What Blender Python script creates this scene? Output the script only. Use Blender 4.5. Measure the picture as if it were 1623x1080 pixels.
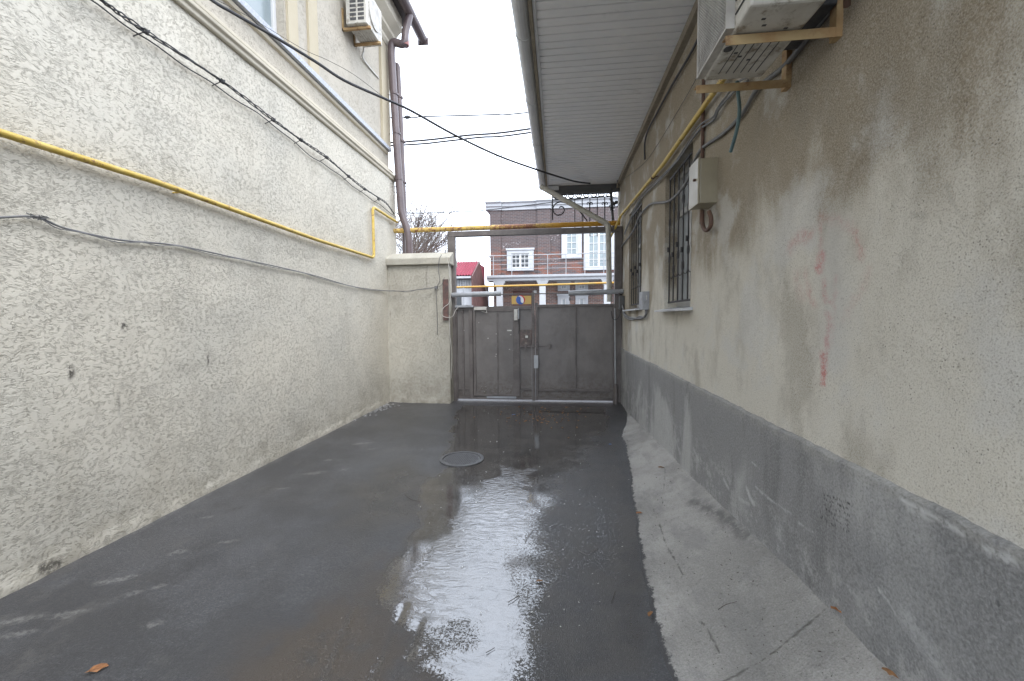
import bpy, bmesh, math, random
import numpy as np
from mathutils import Vector, Matrix, Euler
random.seed(7); RNG = np.random.default_rng(7)
R = math.radians
S = bpy.context.scene
for o in list(bpy.data.objects): bpy.data.objects.remove(o)

# ------------------------------------------------------------------ camera
F = 660.0; H = 1.65
YAW = math.atan(74.5 / F); PITCH = math.atan(37 * math.cos(YAW) / F); ROLL = -R(0.5)
ROT = Matrix.Rotation(YAW, 3, 'Z') @ Matrix.Rotation(math.pi / 2 - PITCH, 3, 'X') @ Matrix.Rotation(ROLL, 3, 'Z')
cam = bpy.data.objects.new('camera', bpy.data.cameras.new('camera')); S.collection.objects.link(cam)
cam.location = (0, 0, H); cam.rotation_euler = ROT.to_euler()
cam.data.sensor_width = 36; cam.data.lens = 36 * F / 1623
cam.data.clip_start = 0.05; cam.data.clip_end = 2000
S.camera = cam
S.render.resolution_x = 1024; S.render.resolution_y = 681

# ------------------------------------------------------------------ world, sun, exposure
SUN_EL, SUN_AZ = R(48), R(150)
W = bpy.data.worlds.new("World"); S.world = W; W.use_nodes = True
nt = W.node_tree; bg = nt.nodes['Background']
sky = nt.nodes.new('ShaderNodeTexSky'); sky.sky_type = 'NISHITA'; sky.sun_disc = False
sky.sun_elevation = SUN_EL; sky.sun_rotation = SUN_AZ; sky.dust_density = 4; sky.air_density = 1.2
hsv = nt.nodes.new('ShaderNodeHueSaturation'); hsv.inputs['Saturation'].default_value = 0.25
mixw = nt.nodes.new('ShaderNodeMix'); mixw.data_type = 'RGBA'; mixw.inputs[0].default_value = 0.75
mixw.inputs[7].default_value = (14.3, 15.7, 18.1, 1)          # the overcast layer
nt.links.new(sky.outputs[0], hsv.inputs['Color']); nt.links.new(hsv.outputs[0], mixw.inputs[6])
nt.links.new(mixw.outputs[2], bg.inputs[0]); bg.inputs[1].default_value = 0.15
sl = bpy.data.lights.new('sun', 'SUN'); sl.energy = 0.9; sl.angle = R(30); sl.color = (1, .95, .88)
so = bpy.data.objects.new('sun', sl); S.collection.objects.link(so)
so.rotation_euler = Euler((math.pi / 2 - SUN_EL, 0, math.pi - SUN_AZ))
S.view_settings.view_transform = 'Standard'; S.view_settings.look = 'None'
S.view_settings.exposure = 0.85; S.view_settings.gamma = 1
S.render.engine = 'CYCLES'
S.cycles.max_bounces = 8; S.cycles.diffuse_bounces = 5

# ------------------------------------------------------------------ survey helpers: photo pixel -> point on a known plane
CP = Vector((0, 0, H))
def ray(px, py): return ROT @ Vector(((px - 811.5) / F, -(py - 540) / F, -1))
def cx(px, py, x): d = ray(px, py); return CP + d * (x / d.x)
def cy(px, py, y): d = ray(px, py); return CP + d * (y / d.y)
def cz(px, py, z=0): d = ray(px, py); return CP + d * ((z - H) / d.z)
def cplane(px, py, a, b):                     # vertical plane through a and b
    n = Vector((-(b[1] - a[1]), b[0] - a[0], 0)); d = ray(px, py)
    return CP + d * ((Vector(a) - CP).dot(n) / d.dot(n))

# ------------------------------------------------------------------ object helpers
COL = S.collection
class MB:
    def __init__(s): s.v = []; s.f = []; s.smooth = []
    def add(s, vs, fs, smooth=False):
        n = len(s.v); s.v += [tuple(v) for v in vs]
        for f in fs: s.f.append([i + n for i in f]); s.smooth.append(smooth)
        return s
    def box(s, x0, x1, y0, y1, z0, z1):
        x0, x1 = sorted((x0, x1)); y0, y1 = sorted((y0, y1)); z0, z1 = sorted((z0, z1))
        return s.add([(x0,y0,z0),(x1,y0,z0),(x1,y1,z0),(x0,y1,z0),(x0,y0,z1),(x1,y0,z1),(x1,y1,z1),(x0,y1,z1)],
              [(0,3,2,1),(4,5,6,7),(0,1,5,4),(1,2,6,5),(2,3,7,6),(3,0,4,7)])
    def quad(s, a, b, c, d): return s.add([a, b, c, d], [(0, 1, 2, 3)])
    def bar(s, a, b, w, h):                   # rectangular bar from a to b
        a = Vector(a); b = Vector(b); t = (b - a).normalized()
        u = t.cross(Vector((0, 0, 1)))
        if u.length < 1e-3: u = Vector((1, 0, 0))
        u.normalize(); n = u.cross(t)
        vs = [p + u * (i * w / 2) + n * (j * h / 2) for p in (a, b) for i, j in ((-1,-1),(1,-1),(1,1),(-1,1))]
        return s.add(vs, [(0,1,2,3),(7,6,5,4),(0,4,5,1),(1,5,6,2),(2,6,7,3),(3,7,4,0)])
    def tube(s, pts, r, seg=10, caps=True):
        pts = [Vector(p) for p in pts]; rs = r if isinstance(r, (list, tuple)) else [r] * len(pts)
        rings = []; u = None
        for i, p in enumerate(pts):
            t = (pts[min(i + 1, len(pts) - 1)] - pts[max(i - 1, 0)])
            if t.length < 1e-9: t = Vector((0, 0, 1))
            t.normalize()
            if u is None:
                u = t.cross(Vector((0, 0, 1)));
                if u.length < 1e-2: u = t.cross(Vector((1, 0, 0)))
            u = (u - t * u.dot(t)).normalized(); w = t.cross(u)
            rings.append([p + (u * math.cos(a) + w * math.sin(a)) * rs[i] for a in [2 * math.pi * k / seg for k in range(seg)]])
        vs = [v for rg in rings for v in rg]; fs = []
        for i in range(len(pts) - 1):
            for k in range(seg):
                k2 = (k + 1) % seg
                fs.append((i*seg+k, i*seg+k2, (i+1)*seg+k2, (i+1)*seg+k))
        s.add(vs, fs, True)
        if caps: s.add(rings[0], [tuple(range(seg))[::-1]]); s.add(rings[-1], [tuple(range(seg))])
        return s
    def prism_y(s, prof, y0, y1):             # closed (x, z) profile run along y
        n = len(prof); vs = [(x, y0, z) for x, z in prof] + [(x, y1, z) for x, z in prof]
        return s.add(vs, [tuple(range(n)), tuple(range(n, 2*n))[::-1]] + [(i, i+n, (i+1) % n + n, (i+1) % n) for i in range(n)])
    def prism_x(s, prof, x0, x1):
        n = len(prof); vs = [(x0, y, z) for y, z in prof] + [(x1, y, z) for y, z in prof]
        return s.add(vs, [tuple(range(n)), tuple(range(n, 2*n))[::-1]] + [(i, i+n, (i+1) % n + n, (i+1) % n) for i in range(n)])
    def build(s, name, m=None, parent=None, bevel=0, loc=None):
        me = bpy.data.meshes.new(name); me.from_pydata(s.v, [], s.f)
        bm = bmesh.new(); bm.from_mesh(me); bmesh.ops.recalc_face_normals(bm, faces=bm.faces)
        bm.to_mesh(me); bm.free()
        me.polygons.foreach_set('use_smooth', s.smooth)
        if m: me.materials.append(m)
        o = bpy.data.objects.new(name, me); COL.objects.link(o)
        if parent:
            o.parent = parent; o.matrix_parent_inverse = parent_world(parent).inverted()
        if bevel:
            md = o.modifiers.new('bevel', 'BEVEL'); md.width = bevel; md.segments = 2; md.limit_method = 'ANGLE'
            md.harden_normals = False
        return o
def parent_world(p):
    m = Matrix.LocRotScale(p.location, p.rotation_euler, p.scale)
    if p.parent: m = parent_world(p.parent) @ p.matrix_parent_inverse @ m
    return m
def tag(o, label=None, cat=None, group=None, kind=None):
    if label: o['label'] = label
    if cat: o['category'] = cat
    if group: o['group'] = group
    if kind: o['kind'] = kind
    return o
def thing(name, loc, label, cat, group=None):
    o = bpy.data.objects.new(name, None); COL.objects.link(o); o.location = loc
    o.empty_display_size = .1
    return tag(o, label, cat, group)
def spline(pts, n=6):                          # Catmull-Rom through points
    P = [Vector(p) for p in pts]; out = []
    for i in range(len(P) - 1):
        a = P[max(i-1, 0)]; b = P[i]; c = P[i+1]; d = P[min(i+2, len(P)-1)]
        for k in range(n):
            t = k / n
            out.append(.5*((2*b) + (c-a)*t + (2*a-5*b+4*c-d)*t*t + (-a+3*b-3*c+d)*t**3))
    out.append(P[-1]); return out
def arc_pts(pts, r=.06, n=5):                  # polyline with rounded elbows
    P = [Vector(p) for p in pts]; out = [P[0]]
    for i in range(1, len(P)-1):
        a = (P[i-1]-P[i]); b = (P[i+1]-P[i]); rr = min(r, a.length*.45, b.length*.45)
        p0 = P[i] + a.normalized()*rr; p1 = P[i] + b.normalized()*rr
        for k in range(n+1):
            t = k/n; out.append(p0*(1-t)**2 + P[i]*2*t*(1-t) + p1*t*t)
    out.append(P[-1]); return out

# ------------------------------------------------------------------ material helpers
class NT:
    def __init__(s, name):
        s.m = bpy.data.materials.new(name); s.m.use_nodes = True; s.t = s.m.node_tree
        s.b = s.t.nodes['Principled BSDF']; s._p = None
    def n(s, kind): return s.t.nodes.new(kind)
    def put(s, sock, v):
        if isinstance(v, bpy.types.NodeSocket): s.t.links.new(v, sock)
        elif isinstance(v, (tuple, list)):
            sock.default_value = tuple(v) + (1,) if (len(v) == 3 and sock.type == 'RGBA') else tuple(v)
        else: sock.default_value = v
    def pos(s):
        if s._p is None: s._p = s.n('ShaderNodeNewGeometry').outputs['Position']
        return s._p
    def obj(s): return s.n('ShaderNodeTexCoord').outputs['Object']
    def mapping(s, v, scale=(1,1,1), rot=(0,0,0), loc=(0,0,0)):
        m = s.n('ShaderNodeMapping'); s.put(m.inputs[0], v); m.inputs['Scale'].default_value = scale
        m.inputs['Rotation'].default_value = rot; m.inputs['Location'].default_value = loc; return m.outputs[0]
    def noise(s, scale, detail=3, rough=.5, v=None, out=0, dist=0):
        n = s.n('ShaderNodeTexNoise'); s.put(n.inputs['Vector'], v or s.pos())
        n.inputs['Scale'].default_value = scale; n.inputs['Detail'].default_value = detail
        n.inputs['Roughness'].default_value = rough; n.inputs['Distortion'].default_value = dist
        return n.outputs[out]
    def voro(s, scale, v=None, feature='F1', out=0, rnd=1):
        n = s.n('ShaderNodeTexVoronoi'); s.put(n.inputs['Vector'], v or s.pos()); n.feature = feature
        n.inputs['Scale'].default_value = scale; n.inputs['Randomness'].default_value = rnd; return n.outputs[out]
    def math(s, op, a, b=0.0, c=None, clamp=False):
        n = s.n('ShaderNodeMath'); n.operation = op; n.use_clamp = clamp
        s.put(n.inputs[0], a); s.put(n.inputs[1], b)
        if c is not None: s.put(n.inputs[2], c)
        return n.outputs[0]
    def step(s, v, lo, hi, a=0.0, b=1.0):
        n = s.n('ShaderNodeMapRange'); n.interpolation_type = 'SMOOTHSTEP'
        s.put(n.inputs[0], v); s.put(n.inputs[1], lo); s.put(n.inputs[2], hi); s.put(n.inputs[3], a); s.put(n.inputs[4], b)
        return n.outputs[0]
    def mix(s, f, a, b, mode='MIX'):
        n = s.n('ShaderNodeMix'); n.data_type = 'RGBA'; n.blend_type = mode
        s.put(n.inputs[0], f); s.put(n.inputs[6], a); s.put(n.inputs[7], b); return n.outputs[2]
    def mixf(s, f, a, b):
        n = s.n('ShaderNodeMix'); s.put(n.inputs[0], f); s.put(n.inputs[2], a); s.put(n.inputs[3], b); return n.outputs[0]
    def attr(s, name):
        n = s.n('ShaderNodeAttribute'); n.attribute_name = name; return n.outputs['Fac']
    def sep(s, v): n = s.n('ShaderNodeSeparateXYZ'); s.put(n.inputs[0], v); return n.outputs
    def comb(s, x, y, z):
        n = s.n('ShaderNodeCombineXYZ'); s.put(n.inputs[0], x); s.put(n.inputs[1], y); s.put(n.inputs[2], z); return n.outputs[0]
    def vadd(s, a, b, op='ADD'):
        n = s.n('ShaderNodeVectorMath'); n.operation = op; s.put(n.inputs[0], a); s.put(n.inputs[1], b); return n.outputs[0]
    def vscale(s, a, k):
        n = s.n('ShaderNodeVectorMath'); n.operation = 'SCALE'; s.put(n.inputs[0], a); s.put(n.inputs['Scale'], k); return n.outputs[0]
    def bump(s, h, dist, strength=1.0, prev=None):
        n = s.n('ShaderNodeBump'); s.put(n.inputs['Height'], h); n.inputs['Distance'].default_value = dist
        s.put(n.inputs['Strength'], strength)
        if prev is not None: s.put(n.inputs['Normal'], prev)
        return n.outputs[0]
    def fin(s, col=None, rough=None, normal=None, metal=None, spec=None, ior=None):
        if ior is not None: s.put(s.b.inputs['IOR'], ior)
        if col is not None: s.put(s.b.inputs['Base Color'], col)
        if rough is not None: s.put(s.b.inputs['Roughness'], rough)
        if normal is not None: s.put(s.b.inputs['Normal'], normal)
        if metal is not None: s.put(s.b.inputs['Metallic'], metal)
        if spec is not None: s.put(s.b.inputs['Specular IOR Level'], spec)
        return s.m

def mat(name, c1, c2=None, scale=4, rough=.6, metal=0, bump=0, bscale=60, dirt=None, dscale=9, damt=(.52, .72), spec=.5):
    """plain worn surface: two mottled tones, optional dirt / rust patches, fine bump"""
    k = NT(name); c2 = c2 or tuple(x * .82 for x in c1)
    f = k.step(k.noise(scale, 5, .6), .35, .65)
    col = k.mix(f, c1, c2)
    if dirt:
        d = k.step(k.noise(dscale, 6, .7), *damt)
        col = k.mix(d, col, dirt)
    nrm = k.bump(k.noise(bscale, 4, .6), bump) if bump else None
    return k.fin(col, k.mixf(f, rough, min(1, rough * 1.2)), nrm, metal, spec)

# --- left building render coat: trowelled worm-track plaster
def m_stucco(name, base, cream, dirt, amp=1.0):
    k = NT(name); p = k.pos()
    warp = k.vscale(k.vadd(k.noise(1.3, 2, .5, out=1), (.5, .5, .5), 'SUBTRACT'), .40)
    q = k.vadd(p, warp)
    warp2 = k.vscale(k.vadd(k.noise(9, 2, .5, out=1), (.5, .5, .5), 'SUBTRACT'), .07)
    q = k.vadd(q, warp2)
    zz = k.sep(p)[2]
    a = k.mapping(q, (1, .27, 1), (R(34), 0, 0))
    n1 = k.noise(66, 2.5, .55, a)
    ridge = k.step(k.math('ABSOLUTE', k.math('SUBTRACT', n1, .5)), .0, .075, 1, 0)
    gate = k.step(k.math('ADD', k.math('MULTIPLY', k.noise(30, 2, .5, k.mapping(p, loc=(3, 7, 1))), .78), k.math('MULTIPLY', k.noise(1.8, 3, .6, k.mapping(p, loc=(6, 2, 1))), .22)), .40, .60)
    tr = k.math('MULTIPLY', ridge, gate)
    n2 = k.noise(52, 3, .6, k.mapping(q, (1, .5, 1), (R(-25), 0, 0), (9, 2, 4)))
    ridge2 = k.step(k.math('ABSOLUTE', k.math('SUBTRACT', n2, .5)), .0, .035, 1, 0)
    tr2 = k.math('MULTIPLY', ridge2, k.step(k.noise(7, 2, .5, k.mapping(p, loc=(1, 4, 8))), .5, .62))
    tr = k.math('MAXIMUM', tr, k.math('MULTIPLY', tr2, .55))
    h = k.math('SUBTRACT', k.math('MULTIPLY', k.noise(40, 4, .6, a), .5), tr)
    big = k.noise(.8, 5, .6)
    col = k.mix(k.step(big, .35, .65), base, cream)
    z = k.sep(p)[2]
    # run-off streaks and splash dirt near the ground
    st = k.step(k.noise(2.6, 6, .72, k.mapping(p, (1, 1, .30))), .48, .72)
    col = k.mix(k.math('MULTIPLY', st, .24), col, dirt)
    sp = k.math('MULTIPLY', k.step(z, .02, .75, 1, 0), k.step(k.noise(5, 5, .7), .35, .7))
    col = k.mix(k.math('MULTIPLY', sp, .6), col, dirt)
    at = k.attr('mark')
    col = k.mix(k.math('MULTIPLY', k.math('MULTIPLY', at, k.step(k.noise(45, 3, .7), .35, .55)), .9), col, (.05, .045, .04))
    col = k.mix(k.math('MULTIPLY', tr, .36 * amp), col, tuple(x * .55 for x in dirt))  # grooves tinted darker: grime plus crevice shade painted into the colour
    nrm = k.bump(h, .0038 * amp)
    nrm = k.bump(k.noise(2.2, 3, .5), .02, .5, nrm)
    nrm = k.bump(k.noise(230, 2, .5), .0008, 1, nrm)
    return k.fin(col, .9, nrm, spec=.2)
M = {}
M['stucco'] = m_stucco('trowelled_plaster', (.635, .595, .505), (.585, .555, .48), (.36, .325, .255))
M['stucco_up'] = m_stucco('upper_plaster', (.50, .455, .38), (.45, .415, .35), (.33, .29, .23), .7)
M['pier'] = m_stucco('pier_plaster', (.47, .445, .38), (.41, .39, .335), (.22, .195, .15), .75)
M['trim'] = mat('cream_moulding_paint', (.47, .425, .335), (.52, .475, .385), 2, .7, 0, .002, 40, (.34, .30, .23), 6, (.6, .78))
M['tan'] = mat('tan_facade_paint', (.42, .365, .26), (.46, .405, .30), 2, .8, 0, .003, 50)
M['granite'] = mat('grey_stone_sill', (.30, .32, .37), (.50, .52, .56), 60, .5, 0, .001, 100, (.25, .25, .27), 30)
M['white'] = mat('white_frame_plastic', (.60, .60, .60), (.55, .55, .54), 3, .4)
M['whitepaint'] = mat('white_facade_trim', (.44, .45, .47), (.40, .41, .43), 3, .6, 0, .001, 30, (.5, .5, .5), 4, (.6, .8))
M['yellow'] = mat('yellow_gas_paint', (.52, .36, .065), (.60, .44, .12), 8, .45, 0, .0010, 60, (.24, .13, .06), 18, (.56, .66))
M['ochre'] = mat('weathered_ochre_pipe', (.48, .26, .04), (.42, .28, .08), 5, .5, 0, .001, 60)
M['brownpipe'] = mat('brown_painted_pipe', (.10, .075, .078), (.13, .10, .10), 5, .35, 0, .0006, 30, (.24, .20, .19), 16, (.66, .78))
def m_gate():
    k = NT('worn_gate_sheet'); p = k.pos(); z = k.sep(p)[2]
    col = k.mix(k.step(k.noise(2.2, 5, .65), .35, .65), (.135, .122, .113), (.178, .162, .151))
    col = k.mix(k.math('MULTIPLY', k.step(k.noise(3, 5, .7, k.mapping(p, (1, 1, .2))), .52, .72), .5), col, (.20, .18, .165))
    lo = k.math('MULTIPLY', k.step(z, .75, .05), k.step(k.noise(14, 5, .75), .40, .62))
    col = k.mix(k.math('MULTIPLY', lo, .6), col, (.085, .065, .050))
    ru = k.math('MULTIPLY', k.step(k.noise(26, 5, .8), .60, .68), k.step(k.noise(4, 3), .45, .6))
    col = k.mix(k.math('MULTIPLY', ru, .7), col, (.13, .065, .04))
    sc = k.step(k.noise(60, 3, .7, k.mapping(p, (1, 1, .35))), .68, .73)
    col = k.mix(k.math('MULTIPLY', sc, .6), col, (.30, .28, .26))
    n = k.bump(k.noise(3.2, 3, .5), .018, .8); n = k.bump(k.noise(90, 3), .0006, 1, n)
    return k.fin(col, k.mixf(lo, .42, .7), n)
M['gate'] = m_gate()
M['gate_old'] = mat('brown_grey_gate_paint', (.118, .096, .086), (.145, .120, .108), 3, .45, 0, .0022, 7, (.20, .185, .17), 10, (.60, .80))
M['gate2'] = mat('gate_frame_paint', (.10, .086, .080), (.15, .132, .122), 5, .45, 0, .001, 20, (.22, .20, .18), 22, (.62, .74))
M['rustplate'] = mat('rusty_steel_plate', (.17, .095, .08), (.10, .075, .07), 9, .75, .2, .002, 60)
M['greymetal'] = mat('grey_galvanised', (.30, .31, .32), (.38, .39, .40), 6, .4, .3, .0005, 40)
M['grey'] = mat('grey_painted_metal', (.36, .375, .40), (.31, .32, .34), 5, .5, 0, .0005, 60, (.2, .19, .17), 12)
M['darkmetal'] = mat('black_iron', (.022, .022, .024), (.04, .035, .033), 9, .5, .3)
M['beam'] = mat('dark_grey_beam', (.075, .078, .08), (.10, .10, .10), 4, .55)
M['cable'] = mat('black_cable_rubber', (.03, .031, .035), (.05, .05, .055), 12, .55)
M['cablegrey'] = mat('grey_cable_sheath', (.13, .13, .135), (.19, .19, .185), 12, .6)
M['hose'] = mat('blue_green_hose', (.06, .11, .12), (.08, .14, .14), 8, .4)
M['whitewire'] = mat('white_wire', (.62, .60, .56), (.5, .48, .44), 9, .5)
M['gutterw'] = mat('white_tin_gutter', (.48, .49, .50), (.56, .57, .58), 3, .38, .1, .0008, 12, (.30, .30, .30), 7, (.58, .78))
M['soffit'] = mat('white_metal_siding', (.74, .75, .77), (.80, .80, .81), 1.2, .4, 0, .0008, 6, (.62, .62, .62), 3, (.6, .8))
M['rafter'] = mat('old_board', (.20, .17, .13), (.26, .23, .18), 12, .8, 0, .002, 50)
M['acwhite'] = mat('aged_white_ac_casing', (.56, .545, .50), (.46, .44, .39), 6, .5, 0, .0006, 40, (.20, .165, .12), 13, (.50, .70))
M['acgrille'] = mat('aged_ac_grille', (.48, .46, .42), (.36, .34, .31), 8, .6)
M['acdark'] = mat('ac_coil_dark', (.05, .05, .055), (.09, .09, .09), 30, .7)
M['bracket'] = mat('rust_stained_bracket', (.42, .31, .16), (.34, .215, .10), 8, .7, 0, .001, 60, (.22, .12, .06), 10, (.5, .68))
M['boxpaint'] = mat('grey_green_box_enamel', (.33, .295, .21), (.28, .25, .18), 4, .35, 0, .0008, 30, (.25, .14, .06), 14, (.62, .72))
M['conduit'] = mat('rusty_brown_conduit', (.10, .06, .045), (.14, .08, .055), 20, .7, .2, .001, 80)
M['glass'] = mat('window_glass', (.055, .062, .07), (.08, .085, .09), 1.5, .04, 0, spec=.6)
M['curtain'] = mat('net_curtain_behind_glass', (.30, .33, .35), (.38, .40, .42), 3, .12)
M['curtainw'] = mat('pale_curtain_behind_glass', (.20, .245, .26), (.25, .29, .30), 3, .15)
M['asphalt_far'] = mat('street_asphalt', (.075, .075, .078), (.11, .11, .11), 1.5, .6, 0, .003, 60)
M['roofred'] = mat('crimson_tile_roof', (.25, .030, .055), (.20, .028, .045), 3, .35)
M['brownfence'] = mat('brown_corrugated_sheet', (.12, .055, .05), (.09, .045, .04), 3, .5)
M['bark'] = mat('grey_bark', (.14, .12, .105), (.2, .175, .15), 10, .9)
M['leaf'] = mat('dry_leaf', (.26, .13, .05), (.18, .09, .04), 30, .7)
M['twig'] = mat('dark_twig', (.05, .04, .032), (.08, .065, .05), 20, .8)
M['darkroof'] = mat('dark_roof_sheet', (.06, .05, .05), (.08, .07, .07), 3, .5)
M['iron'] = mat('cast_iron', (.10, .10, .105), (.15, .15, .15), 25, .38, .4, .0015, 90)
M['paper'] = mat('pale_litter', (.62, .62, .58), (.5, .5, .47), 20, .7)
M['bluelitter'] = mat('blue_litter', (.10, .22, .45), (.12, .25, .5), 20, .5)
M['signy'] = mat('ochre_sign_board', (.62, .40, .10), (.56, .36, .10), 6, .45, 0, 0, 10, (.4, .26, .1), 12, (.6, .8))
M['emred'] = mat('emblem_red', (.55, .03, .03), None, 5, .4)
M['emblue'] = mat('emblem_blue', (.02, .10, .42), None, 5, .4)
M['emwhite'] = mat('emblem_white', (.8, .8, .8), (.74, .74, .74), 5, .4)
def m_rusty_pipe():
    k = NT('rusty_yellow_pipe'); x = k.sep(k.pos())[0]
    z = k.math('ADD', k.step(x, -1.5, -.9, 0, 1), k.step(x, -.6, .0, 0, -1))
    n = k.noise(16, 6, .75)
    f = k.step(k.math('ADD', n, k.math('MULTIPLY', z, .12)), .50, .58)
    right = k.step(x, -.6, .1)
    f = k.math('MULTIPLY', f, k.math('SUBTRACT', 1, k.math('MULTIPLY', right, .92)))
    col = k.mix(right, k.mix(k.step(k.noise(5), .4, .6), (.50, .36, .12), (.58, .40, .10)), (.55, .28, .03))
    col = k.mix(f, col, k.mix(k.step(k.noise(60, 3), .4, .6), (.16, .065, .04), (.30, .14, .07)))
    return k.fin(col, .6, k.bump(f, .0015), spec=.4)
M['rustypipe'] = m_rusty_pipe()
def m_rightwall():
    k = NT('rough_grey_render'); p = k.pos(); z = k.sep(p)[2]; y = k.sep(p)[1]
    streak = k.noise(1.7, 5, .62, k.mapping(p, (1, 1, .45)), dist=.4)
    big = k.noise(.75, 4, .55, k.mapping(p, loc=(2, 3.3, 1.2)))
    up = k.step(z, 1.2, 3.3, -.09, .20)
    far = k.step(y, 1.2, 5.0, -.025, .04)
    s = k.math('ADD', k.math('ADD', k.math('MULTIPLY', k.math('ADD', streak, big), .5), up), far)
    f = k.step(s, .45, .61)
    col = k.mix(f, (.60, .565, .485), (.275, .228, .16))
    f2 = k.step(k.noise(2.6, 5, .65, k.mapping(p, (1, 1, .55), loc=(5, 1, 0))), .47, .66)
    col = k.mix(k.math('MULTIPLY', f2, .45), col, (.23, .20, .15))
    lp = k.step(k.noise(2.2, 5, .6, k.mapping(p, loc=(8, 2, 6))), .50, .66)
    col = k.mix(k.math('MULTIPLY', lp, .6), col, (.56, .55, .52))
    grain = k.noise(165, 4, .65)
    pits = k.step(k.noise(190, 2, .5, k.mapping(p, loc=(1, 1, 1))), .30, .40, 1, 0)
    pitb = k.math('MULTIPLY', k.step(k.noise(95, 2, .5, k.mapping(p, loc=(4, 4, 1))), .25, .31, 1, 0), k.step(k.noise(2.5, 2), .4, .6))
    pits = k.math('MAXIMUM', k.math('MULTIPLY', pits, .55), pitb)
    col = k.mix(k.math('MULTIPLY', k.step(grain, .42, .66), .30), col, (.64, .63, .59))
    col = k.mix(k.math('MULTIPLY', k.step(grain, .5, .34), .35), col, (.15, .135, .11))
    dots = k.math('MULTIPLY', k.step(k.voro(60, k.mapping(p, loc=(2, 2, 2))), .20, .10), k.step(k.noise(7, 3, .6), .48, .60))
    col = k.mix(k.math('MULTIPLY', pits, .38), col, (.12, .105, .085))
    col = k.mix(k.math('MULTIPLY', dots, .65), col, (.10, .09, .075))
    br = k.math('MULTIPLY', k.step(k.noise(26, 4, .75), .36, .6), k.step(k.noise(110, 3, .7), .36, .58))
    red = k.math('MULTIPLY', k.attr('red'), k.math('ADD', .30, k.math('MULTIPLY', br, 1.3)), clamp=True)
    col = k.mix(k.math('MULTIPLY', red, .8), col, (.47, .13, .125))
    rub = k.attr('rub')
    col = k.mix(k.math('MULTIPLY', rub, .55), col, (.52, .51, .48))
    crk = k.math('MULTIPLY', k.attr('crack'), k.step(k.noise(50, 2), .3, .5))
    col = k.mix(k.math('MULTIPLY', crk, .22), col, (.13, .12, .10))
    h = k.math('SUBTRACT', grain, k.math('MULTIPLY', pits, .6))
    nrm = k.bump(h, .0034); nrm = k.bump(k.noise(7, 3), .008, .6, nrm)
    return k.fin(col, .92, nrm, spec=.15)
M['rwall'] = m_rightwall()
def m_plinth():
    k = NT('cement_plinth'); p = k.pos(); s = k.sep(p); y, z = s[1], s[2]
    patch = k.noise(1.1, 4, .55, k.mapping(p, (1, 1, .6), loc=(3, 1, 1)), dist=.5)
    col = k.mix(k.step(patch, .42, .54), (.40, .395, .38), (.245, .242, .238))
    st = k.step(k.noise(4.2, 4, .65, k.mapping(p, (1, 1, .22), loc=(3, 9, 1))), .50, .70)
    col = k.mix(k.math('MULTIPLY', st, .6), col, (.15, .148, .145))
    near = k.math('MULTIPLY', k.step(y, 1.95, 1.5), k.step(k.noise(3, 4, .6), .3, .5))
    col = k.mix(k.math('MULTIPLY', near, .4), col, (.17, .175, .175))
    eff = k.math('MULTIPLY', k.step(z, .75, .42), k.step(k.noise(9, 5, .7), .48, .62))
    col = k.mix(k.math('MULTIPLY', eff, .6), col, (.44, .435, .42))
    top = k.math('MULTIPLY', k.step(z, .97, 1.02), k.step(k.noise(12, 3), .3, .6))
    col = k.mix(k.math('MULTIPLY', top, .5), col, (.34, .33, .30))
    grain = k.noise(95, 4, .7)
    col = k.mix(k.math('MULTIPLY', k.step(grain, .45, .68), .32), col, (.46, .46, .45))
    col = k.mix(k.math('MULTIPLY', k.step(grain, .5, .32), .40), col, (.10, .10, .10))
    wh = k.math('MULTIPLY', k.attr('white'), k.step(k.noise(60, 3, .7), .30, .52))
    col = k.mix(k.math('MULTIPLY', wh, .75), col, (.55, .55, .54))
    col = k.mix(k.math('MULTIPLY', k.attr('mark'), k.step(k.noise(70, 2), .38, .5)), col, (.03, .03, .03))
    nrm = k.bump(grain, .0045); nrm = k.bump(k.noise(9, 4, .6), .012, .7, nrm)
    return k.fin(col, .85, nrm, spec=.25)
M['plinth'] = m_plinth()
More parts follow.
